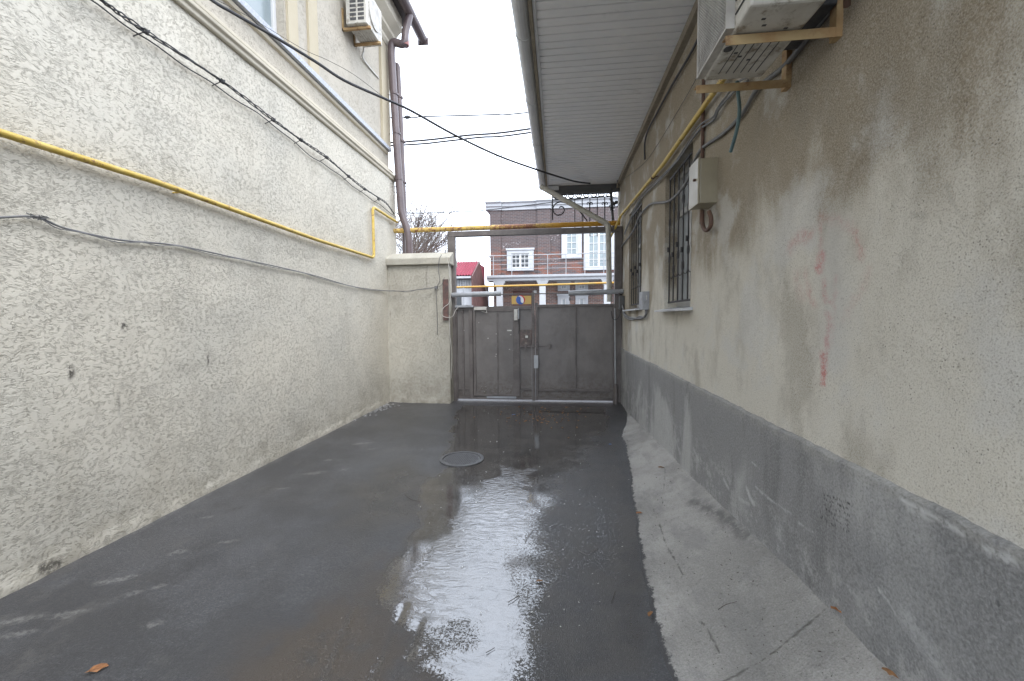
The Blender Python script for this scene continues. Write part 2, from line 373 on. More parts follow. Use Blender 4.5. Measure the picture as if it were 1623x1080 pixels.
def m_drive():
    k = NT('wet_asphalt'); p = k.pos()
    fine = k.noise(150, 3, .65); mid = k.noise(62, 3, .6); low = k.noise(4.5, 4, .6)
    lvl = k.attr('level'); mud = k.attr('mud'); chalk_and_glow = k.attr('chalk_and_glow')
    g = k.math('ADD', k.math('ADD', k.math('MULTIPLY', fine, .50), k.math('MULTIPLY', mid, .36)), k.math('MULTIPLY', low, .14))
    g = k.math('ADD', k.math('MULTIPLY', k.math('SUBTRACT', g, .5), 1.9), .5)
    w = k.step(k.math('SUBTRACT', k.math('ADD', lvl, .02), g), -.03, .03)       # 1 = under water
    damp = k.step(lvl, .08, .38)
    dry = k.mix(k.step(k.noise(1.1, 5, .6), .38, .62), (.078, .079, .084), (.056, .057, .062))
    agg = k.math('ADD', k.math('MULTIPLY', k.noise(100, 3, .75, k.mapping(p, loc=(9, 1, 0))), .6), k.math('MULTIPLY', k.noise(38, 4, .8, k.mapping(p, loc=(2, 1, 0))), .4))
    dry = k.mix(k.math('MULTIPLY', k.step(agg, .50, .62), .75), dry, (.17, .168, .165))
    dry = k.mix(k.math('MULTIPLY', k.step(agg, .47, .38), .6), dry, (.028, .028, .030))
    pat = k.step(k.noise(.9, 6, .72, k.mapping(p, loc=(3, 3, 3))), .46, .60)
    dry = k.mix(k.math('MULTIPLY', pat, .6), dry, (.040, .039, .040))
    pb = k.step(k.noise(3.4, 6, .75, k.mapping(p, (1, .55, 1), (0, 0, R(20)), (1, 6, 3))), .54, .66)
    dry = k.mix(k.math('MULTIPLY', pb, .4), dry, (.125, .12, .112))
    dry = k.mix(k.math('MULTIPLY', k.step(fine, .46, .34), .5), dry, (.022, .022, .024))
    spk = k.step(k.voro(55, k.mapping(p, loc=(1, 2, 3))), .10, .06)
    dry = k.mix(k.math('MULTIPLY', spk, k.step(k.noise(3), .5, .7)), dry, (.30, .29, .27))
    wetc = k.mix(k.step(low, .4, .6), (.042, .039, .036), (.062, .056, .049))
    wetc = k.mix(k.math('MULTIPLY', k.step(agg, .54, .68), .6), wetc, (.10, .10, .10))
    col = k.mix(damp, dry, wetc)
    col = k.mix(k.math('MULTIPLY', mud, k.step(k.noise(6, 5, .6), .25, .55)), col, (.072, .056, .042))
    ch = k.math('MULTIPLY', chalk_and_glow, k.step(k.noise(38, 5, .75), .42, .56))
    col = k.mix(k.math('MULTIPLY', ch, .5), col, (.24, .235, .22))
    rough = k.mixf(damp, .38, .27); rough = k.mixf(w, rough, .035)
    gb = k.bump(k.math('ADD', k.math('MULTIPLY', fine, .7), k.math('MULTIPLY', mid, .3)), .0065, k.math('SUBTRACT', 1, k.math('MULTIPLY', w, .97)))
    rip = k.noise(13, 4, .6, k.mapping(p, (.75, 1.5, 1), (0, 0, R(14))), dist=1.6)
    ripm = k.step(k.attr('ripple'), .1, .8)
    rb = k.bump(rip, .006, k.math('MULTIPLY', k.math('MULTIPLY', w, ripm), .55), gb)
    return k.fin(col, rough, rb, spec=k.mixf(w, .55, 1.0), ior=k.mixf(w, 1.5, 1.78))
M['drive'] = m_drive()
def m_apron():
    k = NT('old_concrete_apron'); p = k.pos()
    col = k.mix(k.step(k.noise(1.6, 5, .6), .38, .62), (.385, .37, .345), (.27, .26, .24))
    col = k.mix(k.math('MULTIPLY', k.step(k.noise(5, 5, .7, k.mapping(p, loc=(4, 4, 4))), .52, .68), .5), col, (.22, .215, .205))
    g = k.noise(110, 4, .7)
    col = k.mix(k.math('MULTIPLY', k.step(g, .46, .7), .3), col, (.52, .51, .49))
    col = k.mix(k.math('MULTIPLY', k.step(g, .48, .30), .4), col, (.15, .15, .14))
    yy_ = k.step(k.noise(2.6, 5, .65, k.mapping(p, (1.6, .7, 1), loc=(7, 1, 2))), .48, .66)
    col = k.mix(k.math('MULTIPLY', yy_, .45), col, (.18, .177, .17))
    sx = k.step(k.noise(38, 3, .7, k.mapping(p, loc=(2, 8, 2))), .62, .70)
    col = k.mix(k.math('MULTIPLY', sx, .5), col, (.12, .115, .105))
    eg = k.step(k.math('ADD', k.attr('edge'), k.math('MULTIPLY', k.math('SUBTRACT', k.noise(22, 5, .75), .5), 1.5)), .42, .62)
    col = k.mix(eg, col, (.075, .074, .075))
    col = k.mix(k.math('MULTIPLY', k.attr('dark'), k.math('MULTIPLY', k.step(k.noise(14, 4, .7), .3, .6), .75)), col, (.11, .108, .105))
    ck = k.math('MULTIPLY', k.attr('crack'), k.step(k.noise(35, 3), .25, .45))
    col = k.mix(k.math('MULTIPLY', ck, .75), col, (.09, .085, .075))
    nrm = k.bump(k.math('SUBTRACT', g, ck), .006); nrm = k.bump(k.noise(7, 6, .7), .03, .8, nrm)
    return k.fin(col, .8, nrm, spec=.3)
M['apron'] = m_apron()
def m_brick(name, c1, c2, c3, mortar):
    k = NT(name); s = k.sep(k.pos())
    v = k.comb(k.math('ADD', s[0], s[1]), s[2], 0.0)
    b = k.n('ShaderNodeTexBrick'); k.put(b.inputs['Vector'], v)
    b.inputs['Scale'].default_value = 1; b.inputs['Brick Width'].default_value = .26; b.inputs['Row Height'].default_value = .085
    b.inputs['Mortar Size'].default_value = .011; b.inputs['Color1'].default_value = c1 + (1,); b.inputs['Color2'].default_value = c2 + (1,)
    b.inputs['Mortar'].default_value = mortar + (1,)
    red = k.math('MULTIPLY', k.step(s[2], 5.9, 5.1), k.step(k.noise(2.2, 3, .6, k.mapping(v, (.5, 2.2, 1))), .47, .55))
    col = k.mix(k.math('MULTIPLY', red, k.math('SUBTRACT', 1, b.outputs['Fac'])), b.outputs['Color'], c3)
    wt = k.math('MULTIPLY', k.step(k.noise(9, 4, .7, v), .55, .62), k.step(k.noise(.9, 2, .5, k.mapping(v, loc=(2.3, 5, 0))), .58, .66))
    col = k.mix(k.math('MULTIPLY', wt, .6), col, (.55, .52, .52))
    return k.fin(col, .85, k.bump(k.math('SUBTRACT', 1, b.outputs['Fac']), .006), spec=.2)
M['brick'] = m_brick('brown_brick', (.085, .068, .070), (.12, .086, .082), (.21, .085, .058), (.155, .145, .145))
M['brick2'] = m_brick('pale_red_brick', (.21, .14, .12), (.16, .105, .095), (.28, .16, .12), (.30, .28, .27))

# ------------------------------------------------------------------ numpy helpers for painted marks
def seg_d(U, V, pts):
    D = np.full(U.shape, 1e9)
    for (a, b), (c, d) in zip(pts[:-1], pts[1:]):
        dx, dy = c-a, d-b; L = dx*dx + dy*dy + 1e-12
        t = np.clip(((U-a)*dx + (V-b)*dy)/L, 0, 1)
        D = np.minimum(D, np.hypot(U-a-t*dx, V-b-t*dy))
    return D
def poly_sd(U, V, pts):                        # signed distance, negative inside
    D = seg_d(U, V, list(pts) + [pts[0]]); ins = np.zeros(U.shape, bool)
    n = len(pts)
    for i in range(n):
        (x1, y1), (x2, y2) = pts[i], pts[(i+1) % n]
        c = ((y1 > V) != (y2 > V))
        with np.errstate(divide='ignore', invalid='ignore'):
            ins ^= c & (U < (x2-x1)*(V-y1)/(y2-y1+1e-15)+x1)
    return np.where(ins, -D, D)
def vnoise(U, V, s, seed=0):                   # value noise for numpy
    r = np.random.default_rng(seed).random((64, 64)); u = U/s; v = V/s
    i = np.floor(u).astype(int); j = np.floor(v).astype(int); fu = u-i; fv = v-j
    fu = fu*fu*(3-2*fu); fv = fv*fv*(3-2*fv)
    g = lambda a, b: r[a % 64, b % 64]
    return (g(i,j)*(1-fu)+g(i+1,j)*fu)*(1-fv) + (g(i,j+1)*(1-fu)+g(i+1,j+1)*fu)*fv
_vn = vnoise
def vnoise(U, V, s, seed=0):                   # rotated octaves, so no axis-aligned cells show
    o_ = 0
    for k_, (w_, f_) in enumerate(((.58, 1), (.28, 2.17), (.14, 4.6))):
        a = .6+1.1*k_+seed*.37; c, d = math.cos(a), math.sin(a)
        o_ = o_ + w_*_vn(U*c-V*d+seed*1.7, U*d+V*c+seed*.9, s/f_, seed+k_)
    return np.clip((o_-.5)*1.25+.5, 0, 1)
def sm(x, a, b): t = np.clip((x-a)/(b-a), 0, 1); return t*t*(3-2*t)
def grid(us, vs, fn, name, m, attrs=None, keep=None, parent=None, smooth=True):
    """fn(U,V)->X,Y,Z arrays ; attrs dict name->array ; keep(Uc,Vc)->bool"""
    U, V = np.meshgrid(us, vs, indexing='ij'); X, Y, Z = fn(U, V); nu, nv = U.shape
    co = np.stack([X, Y, Z], -1).reshape(-1, 3)
    idx = np.arange(nu*nv).reshape(nu, nv)
    q = np.stack([idx[:-1,:-1], idx[1:,:-1], idx[1:,1:], idx[:-1,1:]], -1).reshape(-1, 4)
    if keep is not None:
        Uc = ((U[:-1,:-1]+U[1:,1:])/2).ravel(); Vc = ((V[:-1,:-1]+V[1:,1:])/2).ravel(); q = q[keep(Uc, Vc)]
    me = bpy.data.meshes.new(name); me.vertices.add(len(co)); me.vertices.foreach_set('co', co.ravel().astype(np.float32))
    me.loops.add(q.size); me.loops.foreach_set('vertex_index', q.ravel().astype(np.int32))
    me.polygons.add(len(q)); me.polygons.foreach_set('loop_start', (np.arange(len(q))*4).astype(np.int32))
    me.polygons.foreach_set('loop_total', np.full(len(q), 4, np.int32))
    me.update(calc_edges=True); me.validate()
    me.polygons.foreach_set('use_smooth', np.full(len(me.polygons), smooth))
    for k_, a in (attrs(U, V) if attrs else {}).items():
        at = me.attributes.new(k_, 'FLOAT', 'POINT'); at.data.foreach_set('value', a.astype(np.float32).ravel())
    me.materials.append(m)
    o = bpy.data.objects.new(name, me); COL.objects.link(o)
    if parent: o.parent = parent; o.matrix_parent_inverse = parent_world(parent).inverted()
    return o
def merged(a, b, st, extra=()):
    u = np.arange(a, b+1e-6, st); u = np.append(u, b)
    u = [x for x in u if all(abs(x-e) > st*.3 for e in extra)] + list(extra)
    return np.unique(np.round(u, 5))

# ================================================================== GROUND
XL, XR = -3.30, 1.19
gp = lambda pts: [tuple(cz(*p)[:2]) for p in pts]
grid(np.linspace(-400, 400, 9), np.linspace(-400, 400, 9), lambda U, V: (U, V, U*0-.03), 'ground', M['asphalt_far'])['kind'] = 'structure'
MBs = MB()
MBs.add([(-60, 8.6, -.024), (60, 8.6, -.024), (60, 21.5, -.024), (-60, 21.5, -.024)], [(0,1,2,3)])
MBs.build('road', M['asphalt_far'])['kind'] = 'structure'
MBs = MB(); MBs.box(-60, 60, 21.5, 23.0, -.03, .09); tag(MBs.build('pavement', mat('paving', (.22, .21, .20), None, 3, .8, 0, .002, 30)), kind='structure')
puddle = gp([(790,735),(740,800),(706,830),(672,875),(655,927),(647,982),(651,1037),(674,1046),(676,1140),(804,1140),(822,1040),(832,1003),(828,935),(815,890),(838,841),(850,790),(845,745)])
wetA = gp([(720,655),(712,690),(705,712),(700,745),(672,770),(668,810),(640,850),(618,880),(604,943),(640,990),(650,1100),(1060,1100),(1052,1000),(1040,900),(1028,850),(1010,800),(1000,752),(990,715),(972,676),(962,660),(960,645),(740,642)])
grain_l = gp([(560,770),(640,735),(668,745),(666,800),(610,850),(560,900),(520,870),(540,810)])
mudp = gp([(330,1140),(430,1000),(560,935),(610,900),(640,985),(662,1140)])
mud2 = gp([(672,760),(690,745),(700,800),(660,900),(640,960),(606,950),(625,880),(660,820)])
def drive_attr(U, V):
    wob = (vnoise(U, V, .45, 1)-.5)*.22 + (vnoise(U, V, .12, 2)-.5)*.12
    sp = poly_sd(U, V, puddle) + wob; sw = poly_sd(U, V, wetA) + wob*.8; sg = poly_sd(U, V, grain_l) + wob*1.5
    isl = np.hypot((U-cz(712,1008).x)/.24, (V-cz(712,1008).y)/.15) + (vnoise(U, V, .06, 5)-.5)*.5
    lvl = .14 + .20*sm(-sg, -.35, .3) + .10*(vnoise(U, V, .6, 3)-.5)
    base_wet = .55 + .07*sm(V, 5.0, 6.0)*sm(U, .6, -.6) + (vnoise(U, V, .5, 8)-.5)*.10
    lvl = np.maximum(lvl, sm(-sw, -.10, .12)*base_wet)
    gr = poly_sd(U, V, gp([(822,1140),(828,1000),(838,900),(848,800),(880,752),(930,705),(955,665),(1010,670),(1100,900),(1100,1140)]))+wob*1.2
    lvl = lvl - .25*sm(-gr, -.15, .25)*sm(-sw, -.02, .06)
    lvl = np.maximum(lvl, sm(-sp, -.18, .18)*(.80+.22*(vnoise(U, V, .3, 77)-.5)))
    up = sm(V+wob*2, 3.3, 4.3)*sm(-sw+wob, 0, .3)*sm(gr, -.1, .25)   # smooth wet film before the gate
    lvl = np.maximum(lvl, up*.62)
    lvl = lvl - .36*sm(1.35-isl, 0, .9)
    lvl = np.maximum(lvl, .47*sm(-poly_sd(U, V, mud2)-wob*2, -.25, .35))
    lvl = np.maximum(lvl, .74*sm(1.2-np.hypot((U-(cz(775,722).x))/.20, (V-cz(775,722).y)/.22)-(vnoise(U, V, .1, 15)-.5)*.8, 0, .7))
    rip = sm(-sp, -.05, .12)
    mud = np.maximum(sm(-poly_sd(U, V, mudp)+wob, -.25, .2), .45*sm(-poly_sd(U, V, mud2)-wob*2, -.2, .3))
    lvl = np.maximum(lvl, .33*sm(-poly_sd(U, V, mudp)+wob, -.1, .2))
    tr = np.zeros(U.shape)
    for a, b in (((640,960),(560,1140)),((665,985),(610,1140)),((622,1000),(575,1140)),((560,960),(490,1140)),((650,1020),(640,1140))):
        A = cz(*a); B = cz(*b); tr = np.maximum(tr, sm(.022-seg_d(U, V, [(A.x,A.y),(B.x,B.y)]), 0, .018))
    lvl = lvl + tr*.06; mud = mud*(1-.5*tr)
    ch = np.zeros(U.shape)
    for x, y, rx, ry in ((577,703,.13,.035),(500,750,.11,.04),(519,730,.05,.03),(360,859,.07,.02),(282,875,.05,.03),(183,919,.10,.03),(22,985,.14,.03),(100,975,.09,.03),(212,940,.05,.02),(243,990,.04,.03),(545,745,.05,.03),(330,820,.06,.02),(445,775,.06,.02),(590,712,.05,.02),(30,1005,.08,.02),(250,930,.04,.02),(625,660,.05,.02)):
        c = cz(x, y); a = .45
        u = (U-c.x)*math.cos(a)+(V-c.y)*math.sin(a); v = -(U-c.x)*math.sin(a)+(V-c.y)*math.cos(a)
        ch = np.maximum(ch, sm(1.3-np.hypot(u/rx, v/ry)-(vnoise(U, V, .03, 9)-.5)*.9, 0, .5))
    # crumbled mortar line along the left wall and reflected street-sky glow painted pale in front of the gate
    edge = sm(.09-(U-XL)-(vnoise(U, V, .25, 11)-.5)*.10, 0, .03)*sm(vnoise(U, V, .5, 12), .25, .55)
    ch = np.maximum(ch, edge*.55)
    gt = 1.6*sm(.13-np.abs(V-8.0)-(vnoise(U, V, .12, 13)-.5)*.16, 0, .05)*sm(vnoise(U, V, .6, 14), .35, .6)*sm(U, -2.1, -1.9)
    ch = np.maximum(ch, gt)
    return dict(level=lvl, mud=mud, chalk_and_glow=ch, ripple=rip)
def drive_z(U, V):
    z = (vnoise(U, V, .9, 21)-.5)*.006 + .012*sm(-(U-XL), -.35, 0)
    for a, b in (((640,960),(560,1140)),((665,985),(610,1140)),((560,960),(490,1140))):
        A = cz(*a); B = cz(*b); z = z - .006*sm(.03-seg_d(U, V, [(A.x,A.y),(B.x,B.y)]), 0, .03)
    return z
tag(grid(merged(XL-.05, XR, .02), merged(-2.5, 8.6, .02), lambda U, V: (U, V, drive_z(U, V)), 'driveway', M['drive'], drive_attr), kind='structure')
# concrete apron rising to the right-hand wall
EDGE = np.array([(-2.5,.40),(1.5,.43),(1.86,.47),(2.6,.50),(3.4,.60),(4.2,.70),(5.2,.80),(5.84,.865),(6.4,1.02),(7.0,1.12),(7.6,1.17)])
WZ = np.array([(-2.5,.44),(1.5,.415),(1.77,.40),(2.34,.37),(3.0,.305),(3.8,.243),(5.28,.16),(6.3,.07),(7.0,.02),(7.6,.003)])
def apron_xyz(U, V):                           # U 0..1 across, V along y
    e = np.interp(V, EDGE[:,0], EDGE[:,1]) + (vnoise(V, V*0, .6, 3)-.5)*.07 + (vnoise(V, V*0, .16, 4)-.5)*.016
    e = np.minimum(e, XR-.005); w = np.interp(V, WZ[:,0], WZ[:,1])
    z = .006 - .03*sm(.06-U, 0, .06) + w*(U**1.5) + (vnoise(U*.75, V, .22, 6)-.5)*.012*sm(U, 0, .2)
    return e+(XR+.02-e)*U, V, z
def apron_attr(U, V):
    X, Y, Z = apron_xyz(U, V)
    def line(px, wd, z): return sm(wd - seg_d(X, Y, [tuple(cz(*p, z)[:2]) for p in px]) - (vnoise(X, Y, .03, 3)-.5)*.012, 0, .006)
    ck = np.maximum.reduce([line([(1035,795),(1045,822),(1058,858),(1075,890),(1083,905)], .0055, .10),
        line([(1108,1032),(1160,1028),(1250,1020),(1320,1012),(1375,1004)], .0055, .22),
        line([(1055,748),(1050,800),(1043,815)], .003, .08), line([(1228,896),(1248,905),(1262,912)], .006, .28),
        line([(1090,960),(1120,990),(1145,1040)], .0028, .1)])
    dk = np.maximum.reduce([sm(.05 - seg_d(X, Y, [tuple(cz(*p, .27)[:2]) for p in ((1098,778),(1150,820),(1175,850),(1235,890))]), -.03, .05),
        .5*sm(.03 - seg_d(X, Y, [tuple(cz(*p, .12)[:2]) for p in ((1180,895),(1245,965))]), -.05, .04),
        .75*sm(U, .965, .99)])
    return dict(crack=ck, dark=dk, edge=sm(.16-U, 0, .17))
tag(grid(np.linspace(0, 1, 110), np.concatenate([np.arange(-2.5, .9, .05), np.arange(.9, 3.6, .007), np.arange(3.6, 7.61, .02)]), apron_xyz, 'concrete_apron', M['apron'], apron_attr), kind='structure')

# ================================================================== LEFT BUILDING
def wall_holes(mb, X, y0, y1, z0, z1, depth, holes, n=-1):
    for (a, b, c, d) in holes:
        for q in (((X,a,c),(X,b,c),(X+depth,b,c),(X+depth,a,c)), ((X,a,d),(X,b,d),(X+depth,b,d),(X+depth,a,d)),
                  ((X,a,c),(X,a,d),(X+depth,a,d),(X+depth,a,c)), ((X,b,c),(X,b,d),(X+depth,b,d),(X+depth,b,c))): mb.quad(*q)
LB = thing('plastered_building', (-6, 3, 0), 'two storey building with cream trowelled plaster walls on the left of the alley', 'building')
YC = 8.30
def marks_left(U, V):                          # chips and scribbles: U=y, V=z
    m_ = np.zeros(U.shape)
    for x, y, a, b in ((198,517,.025,.05),(113,590,.02,.06),(190,640,.012,.12),(330,570,.01,.05),(420,640,.01,.05)):
        c = cx(x, y, XL); m_ = np.maximum(m_, sm(1.2-np.hypot((U-c.y)/a, (V-c.z)/b), 0, .6)*(1 if y < 600 else .4))
    for i, (x, y) in enumerate(((62,905),(68,902),(75,903),(80,898),(86,899),(92,895))):
        c = cx(x, y, XL); m_ = np.maximum(m_, .9*sm(.012-seg_d(U, V, [(c.y-.006,c.z-.03),(c.y+.006,c.z+.03)]), 0, .008))
    return dict(mark=m_)
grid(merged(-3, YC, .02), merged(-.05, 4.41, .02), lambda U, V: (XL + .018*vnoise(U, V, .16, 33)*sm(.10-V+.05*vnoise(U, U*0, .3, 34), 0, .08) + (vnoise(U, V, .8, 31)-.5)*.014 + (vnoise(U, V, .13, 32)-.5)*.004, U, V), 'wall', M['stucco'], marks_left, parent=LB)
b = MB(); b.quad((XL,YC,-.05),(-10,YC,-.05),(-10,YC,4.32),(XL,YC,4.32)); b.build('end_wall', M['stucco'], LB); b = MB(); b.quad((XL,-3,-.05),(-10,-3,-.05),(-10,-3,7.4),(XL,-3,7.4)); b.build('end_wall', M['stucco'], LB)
XU = -3.42
wy1 = cx(439, 20, XU-.1).y
hole = [(3.55, wy1, 5.13, 6.75)]
hole2 = [(.8, 2.0, 5.13, 6.75)]
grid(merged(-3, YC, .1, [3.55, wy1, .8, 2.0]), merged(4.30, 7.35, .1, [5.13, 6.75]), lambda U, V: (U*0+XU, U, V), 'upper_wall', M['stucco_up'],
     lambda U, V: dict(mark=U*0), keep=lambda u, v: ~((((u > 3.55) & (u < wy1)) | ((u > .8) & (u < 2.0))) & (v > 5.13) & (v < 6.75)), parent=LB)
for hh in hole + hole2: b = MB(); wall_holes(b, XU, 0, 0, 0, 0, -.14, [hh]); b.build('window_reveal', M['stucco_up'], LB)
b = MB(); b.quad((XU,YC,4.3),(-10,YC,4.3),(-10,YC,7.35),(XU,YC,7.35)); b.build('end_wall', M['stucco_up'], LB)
for (a, c, z0, z1) in hole + hole2:
    b = MB(); X = XU-.13; w = .06
    b.box(X-.05, X+.02, a, a+w, z0, z1).box(X-.05, X+.02, c-w, c, z0, z1).box(X-.05, X+.02, a+w, c-w, z0, z0+w).box(X-.05, X+.02, a+w, c-w, z1-w, z1).box(X-.05, X+.02, (a+c)/2-.03, (a+c)/2+.03, z0+w, z1-w)
    wf = b.build('window', M['white'], LB, .004)
    MB().box(X-.03, X-.01, a+w, c-w, z0+w, z1-w).build('pane', M['curtainw'], wf)
# string course, sloped sill band
b = MB(); b.prism_y([(XU, 4.40), (XL+.02, 4.40), (XL+.035, 4.415), (XL+.035, 4.445), (XL+.06, 4.465), (XL+.06, 4.50), (XU, 4.54)], -3, YC-.02)
b.prism_y([(XU, 4.56), (XL-.04, 4.56), (XL-.02, 4.575), (XL-.02, 4.61), (XU, 4.635)], -3, YC-.02)
b.build('string_course', M['trim'], LB, .006)
b = MB(); b.prism_y([(XU, 4.92), (XU+.035, 4.93), (XU+.05, 4.965), (XU, 4.98)], -3, YC-.10); b.build('sill_moulding', M['trim'], LB, .003)
b = MB(); b.prism_y([(XU, 4.985), (XU+.09, 4.985), (XU+.09, 5.055), (XU, 5.081)], -3, YC-.06); b.build('stone_sill', M['granite'], LB, .002)
for px0, px1 in ((458, 474), (490, 505)):
    a = cx(px0, 62, XU+.03).y; c = cx(px1, 90, XU+.03).y
    MB().box(XU-.01, XU+.035, a, c, 5.082, 7.05).build('facade_band', M['tan'], LB, .004)
MB().box(XU-.01, XU+.05, 7.95, YC+.015, 5.082, 7.05).build('corner_band', M['tan'], LB, .004)
MB().box(XU-.01, XU+.03, 3.1, 3.35, 5.082, 7.05).build('facade_band', M['tan'], LB, .004)
b = MB(); b.prism_y([(XU-.2, 7.03), (XU+.06, 7.03), (XU+.09, 7.09), (XU+.09, 7.15), (XU+.17, 7.22), (XU+.17, 7.28), (XU+.30, 7.40), (XU+.30, 7.66), (XU-.2, 7.66)], -3, YC+.12); b.build('eaves_cornice', M['trim'], LB, .006)
b = MB(); b.prism_y([(XU-.25, 7.665), (XU+.42, 7.665), (XU+.42, 7.72), (XU-6, 9.6), (XU-6.5, 7.665)], -3.2, YC+.35); b.build('roof', M['darkroof'], LB)
# gutter (own thing)
GX, GZ = XU+.52, 7.66
b = MB(); prof = [(GX+.100*math.cos(a), GZ+.100*math.sin(a)) for a in np.linspace(math.pi, 2*math.pi, 9)]
prof += [(GX+.092*math.cos(a), GZ+.092*math.sin(a)) for a in np.linspace(2*math.pi, math.pi, 9)]
b.prism_y(prof, -3, YC+.75); b.prism_y([(GX+.110*math.cos(a), GZ+.110*math.sin(a)) for a in np.linspace(math.pi, 2*math.pi, 9)], YC+.74, YC+.76)
g = thing('roof_gutter', (GX, 3, GZ), 'brown half round gutter under the roof edge of the left building', 'gutter')
b.build('trough', M['brownpipe'], g)
MB().box(GX-.115, GX+.115, YC+.755, YC+.80, GZ-.115, GZ+.03).build('end_cap', M['brownpipe'], g, .01)
# downpipes
def rings(b, path, r, ks):
    for p in ks: b.tube([Vector(p)-Vector((0,0,.012)), Vector(p)+Vector((0,0,.012))], r, 14)
d1 = thing('downpipe', (-3.1, 8.2, 2.8), 'brown downpipe with an elbow swan neck, in front at the corner of the left building', 'downpipe')
q = lambda p, Y: cy(*p, Y)
pts = [Vector((GX, 8.25, 7.60)), q((642,52),8.22), q((642,72),8.2), q((635,66),8.2)*0 + q((620,66),8.2), q((620,84),8.2), q((630,250),8.2), q((636,338),8.2), q((645,362),8.2), q((648,378),8.2)]
pts[3] = q((621,66),8.2)
last = pts[-1]; pts.append(Vector((last.x, 8.2, -.0)))
MB().tube(arc_pts(pts, .16, 7), .074, 16).build('pipe', M['brownpipe'], d1)
for p in ((625,150),(628.5,212),(632.5,285)):
    c = q(p, 8.2); b = MB(); b.tube([c-Vector((0,0,.016)), c+Vector((0,0,.016))], .081, 14)
    b.tube([c+Vector((-.05,0,0)), Vector((XU, 8.2, c.z))], .004, 6); b.build('clamp', M['brownpipe'], d1)
c = q((642,62),8.22); MB().tube([c-Vector((0,0,.13)), c+Vector((0,0,.02))], .077, 14).build('repair_band', mat('red_brown_primer', (.28,.12,.11)), d1)
d2 = thing('downpipe', (-3.1, 8.45, 2.8), 'second brown downpipe with a short bent top, behind the front one at the corner', 'downpipe')
pts = [q((619,104),8.42), q((630,103),8.42), q((635,200),8.42), q((639,300),8.42), q((641,350),8.42), q((642,395),8.42)]
pts.append(Vector((pts[-1].x, 8.42, 0)))
MB().tube(arc_pts(pts, .12, 6), .056, 14).build('pipe', M['brownpipe'], d2)
for p in ((634,155),(638,225),(640,290)):
    c = q(p, 8.42); MB().tube([c-Vector((0,0,.016)), c+Vector((0,0,.016))], .062, 14).build('clamp', M['brownpipe'], d2)
# left AC unit
ya = cx(540, 44, XU).y; yb = cx(560, 74, XU).y; zf = cx(540, 44, XU).z
xf = cy(583, 38, ya).x
AL = thing('air_conditioner', ((XU+xf)/2, (ya+yb)/2, zf), 'white air conditioner high on the left building beside the brown downpipes', 'air conditioner')
x0 = XU+.10; x1 = xf-.01; y0 = ya-.02; y1 = yb+.16; zz = zf+.03; hgt = .56
MB().box(x0, x1, y0, y1, zz, zz+hgt).build('casing', M['acwhite'], AL, .012)
b = MB(); nv = 7
for i in range(nv):
    z = zz+.05+i*(hgt-.1)/nv
    for j in range(2): b.box(x0+.07+j*.13, x0+.17+j*.13, y0-.004, y0+.004, z, z+.042)
b.build('vent_grid', M['acdark'], AL)
b = MB(); b.tube([(x1-.001, (y0+y1)/2, zz+hgt/2), (x1+.02, (y0+y1)/2, zz+hgt/2)], .21, 24); b.build('fan_grille', M['acgrille'], AL)
b = MB()
for i in range(7): b.box(x0+.03+i*.042, x0+.045+i*.042, y0+.05, y1-.04, zz-.006, zz-.001)
b.build('base_ribs', M['acgrille'], AL)
for y in (ya+.06, yb+.03):
    b = MB(); b.box(XU, xf+.02, y-.02, y+.02, zz-.045, zz-.008); b.box(XU, XU+.02, y-.02, y+.02, zz-.045, zz+.30); b.build('bracket', M['bracket'], AL, .002)
b = MB(); b.tube(spline([(XU+.1, yb+.2, zz+.1), (XU+.06, yb+.25, zz), (XU+.03, yb+.3, zz-.1), (XU+.01, 7.9, zz-.05)], 6), .015, 8); b.build('drain_hose', M['whitewire'], AL)

# gas pipe on the left wall
XP = XL+.06
pl = [cx(0,209,XP)]; v = (cx(588,407,XP)-pl[0]); pl = [pl[0]-v*.9] + [cx(p[0], p[1]+1.5, XP) for p in ((0,209),(250,288),(500,378),(589,406))]
e = cx(592, 404, XP); up = Vector((XP, e.y+.02, cx(594,330,XP).z)); pl[-1] = Vector((XP, e.y+.02, pl[-2].z))
far = cx(632, 354, XP)
pl += [up, Vector((XP, 8.22, up.z-.02))]
gpL = thing('gas_pipe', (XP, 4, 2.7), 'yellow gas pipe running along the left plastered wall with a stepped end', 'pipe')
MB().tube(arc_pts(pl, .09, 6), .024, 12).build('tube', M['yellow'], gpL)
for y in (1.4, 3.3, 5.0, 6.6):
    z = pl[1].z if y < 7 else up.z
    b = MB(); b.tube([(XL-.01, y, 2.745), (XP, y, 2.745)], .007, 6); b.build('wall_hook', M['yellow'], gpL)

# twisted overhead line clipped to the left wall
def trace(pxs, X, n=5): return spline([cx(a, c, X) for a, c in pxs], n)
bun = thing('cable_bundle', (XL, 5, 4), 'black twisted wire bundle with wire ties stretched along the left wall', 'cable')
top = trace([(60,-75),(160,0),(231,50),(352,129),(433,190),(477,222),(518,250),(553,280),(576,298),(599,313),(613,323),(625,340)], XL+.07, 8)
for ph in (0, 2.1, 4.2):
    MB().tube([p+Vector((.010*math.cos(i*1.1+ph), 0, .011*math.sin(i*1.1+ph)))+Vector((0,0,.006*math.sin(i*.7+ph))) for i, p in enumerate(top)], .0058, 6).build('strand', M['cable'], bun)
low = trace([(60,-50),(142,0),(250,75),(350,142),(429,195),(491,246),(529,271),(567,301),(602,325),(628,345)], XL+.03, 8)
MB().tube([p+Vector((0,0,.008*math.sin(i*.9))) for i, p in enumerate(low)], .0055, 6).build('strand', M['cable'], bun)
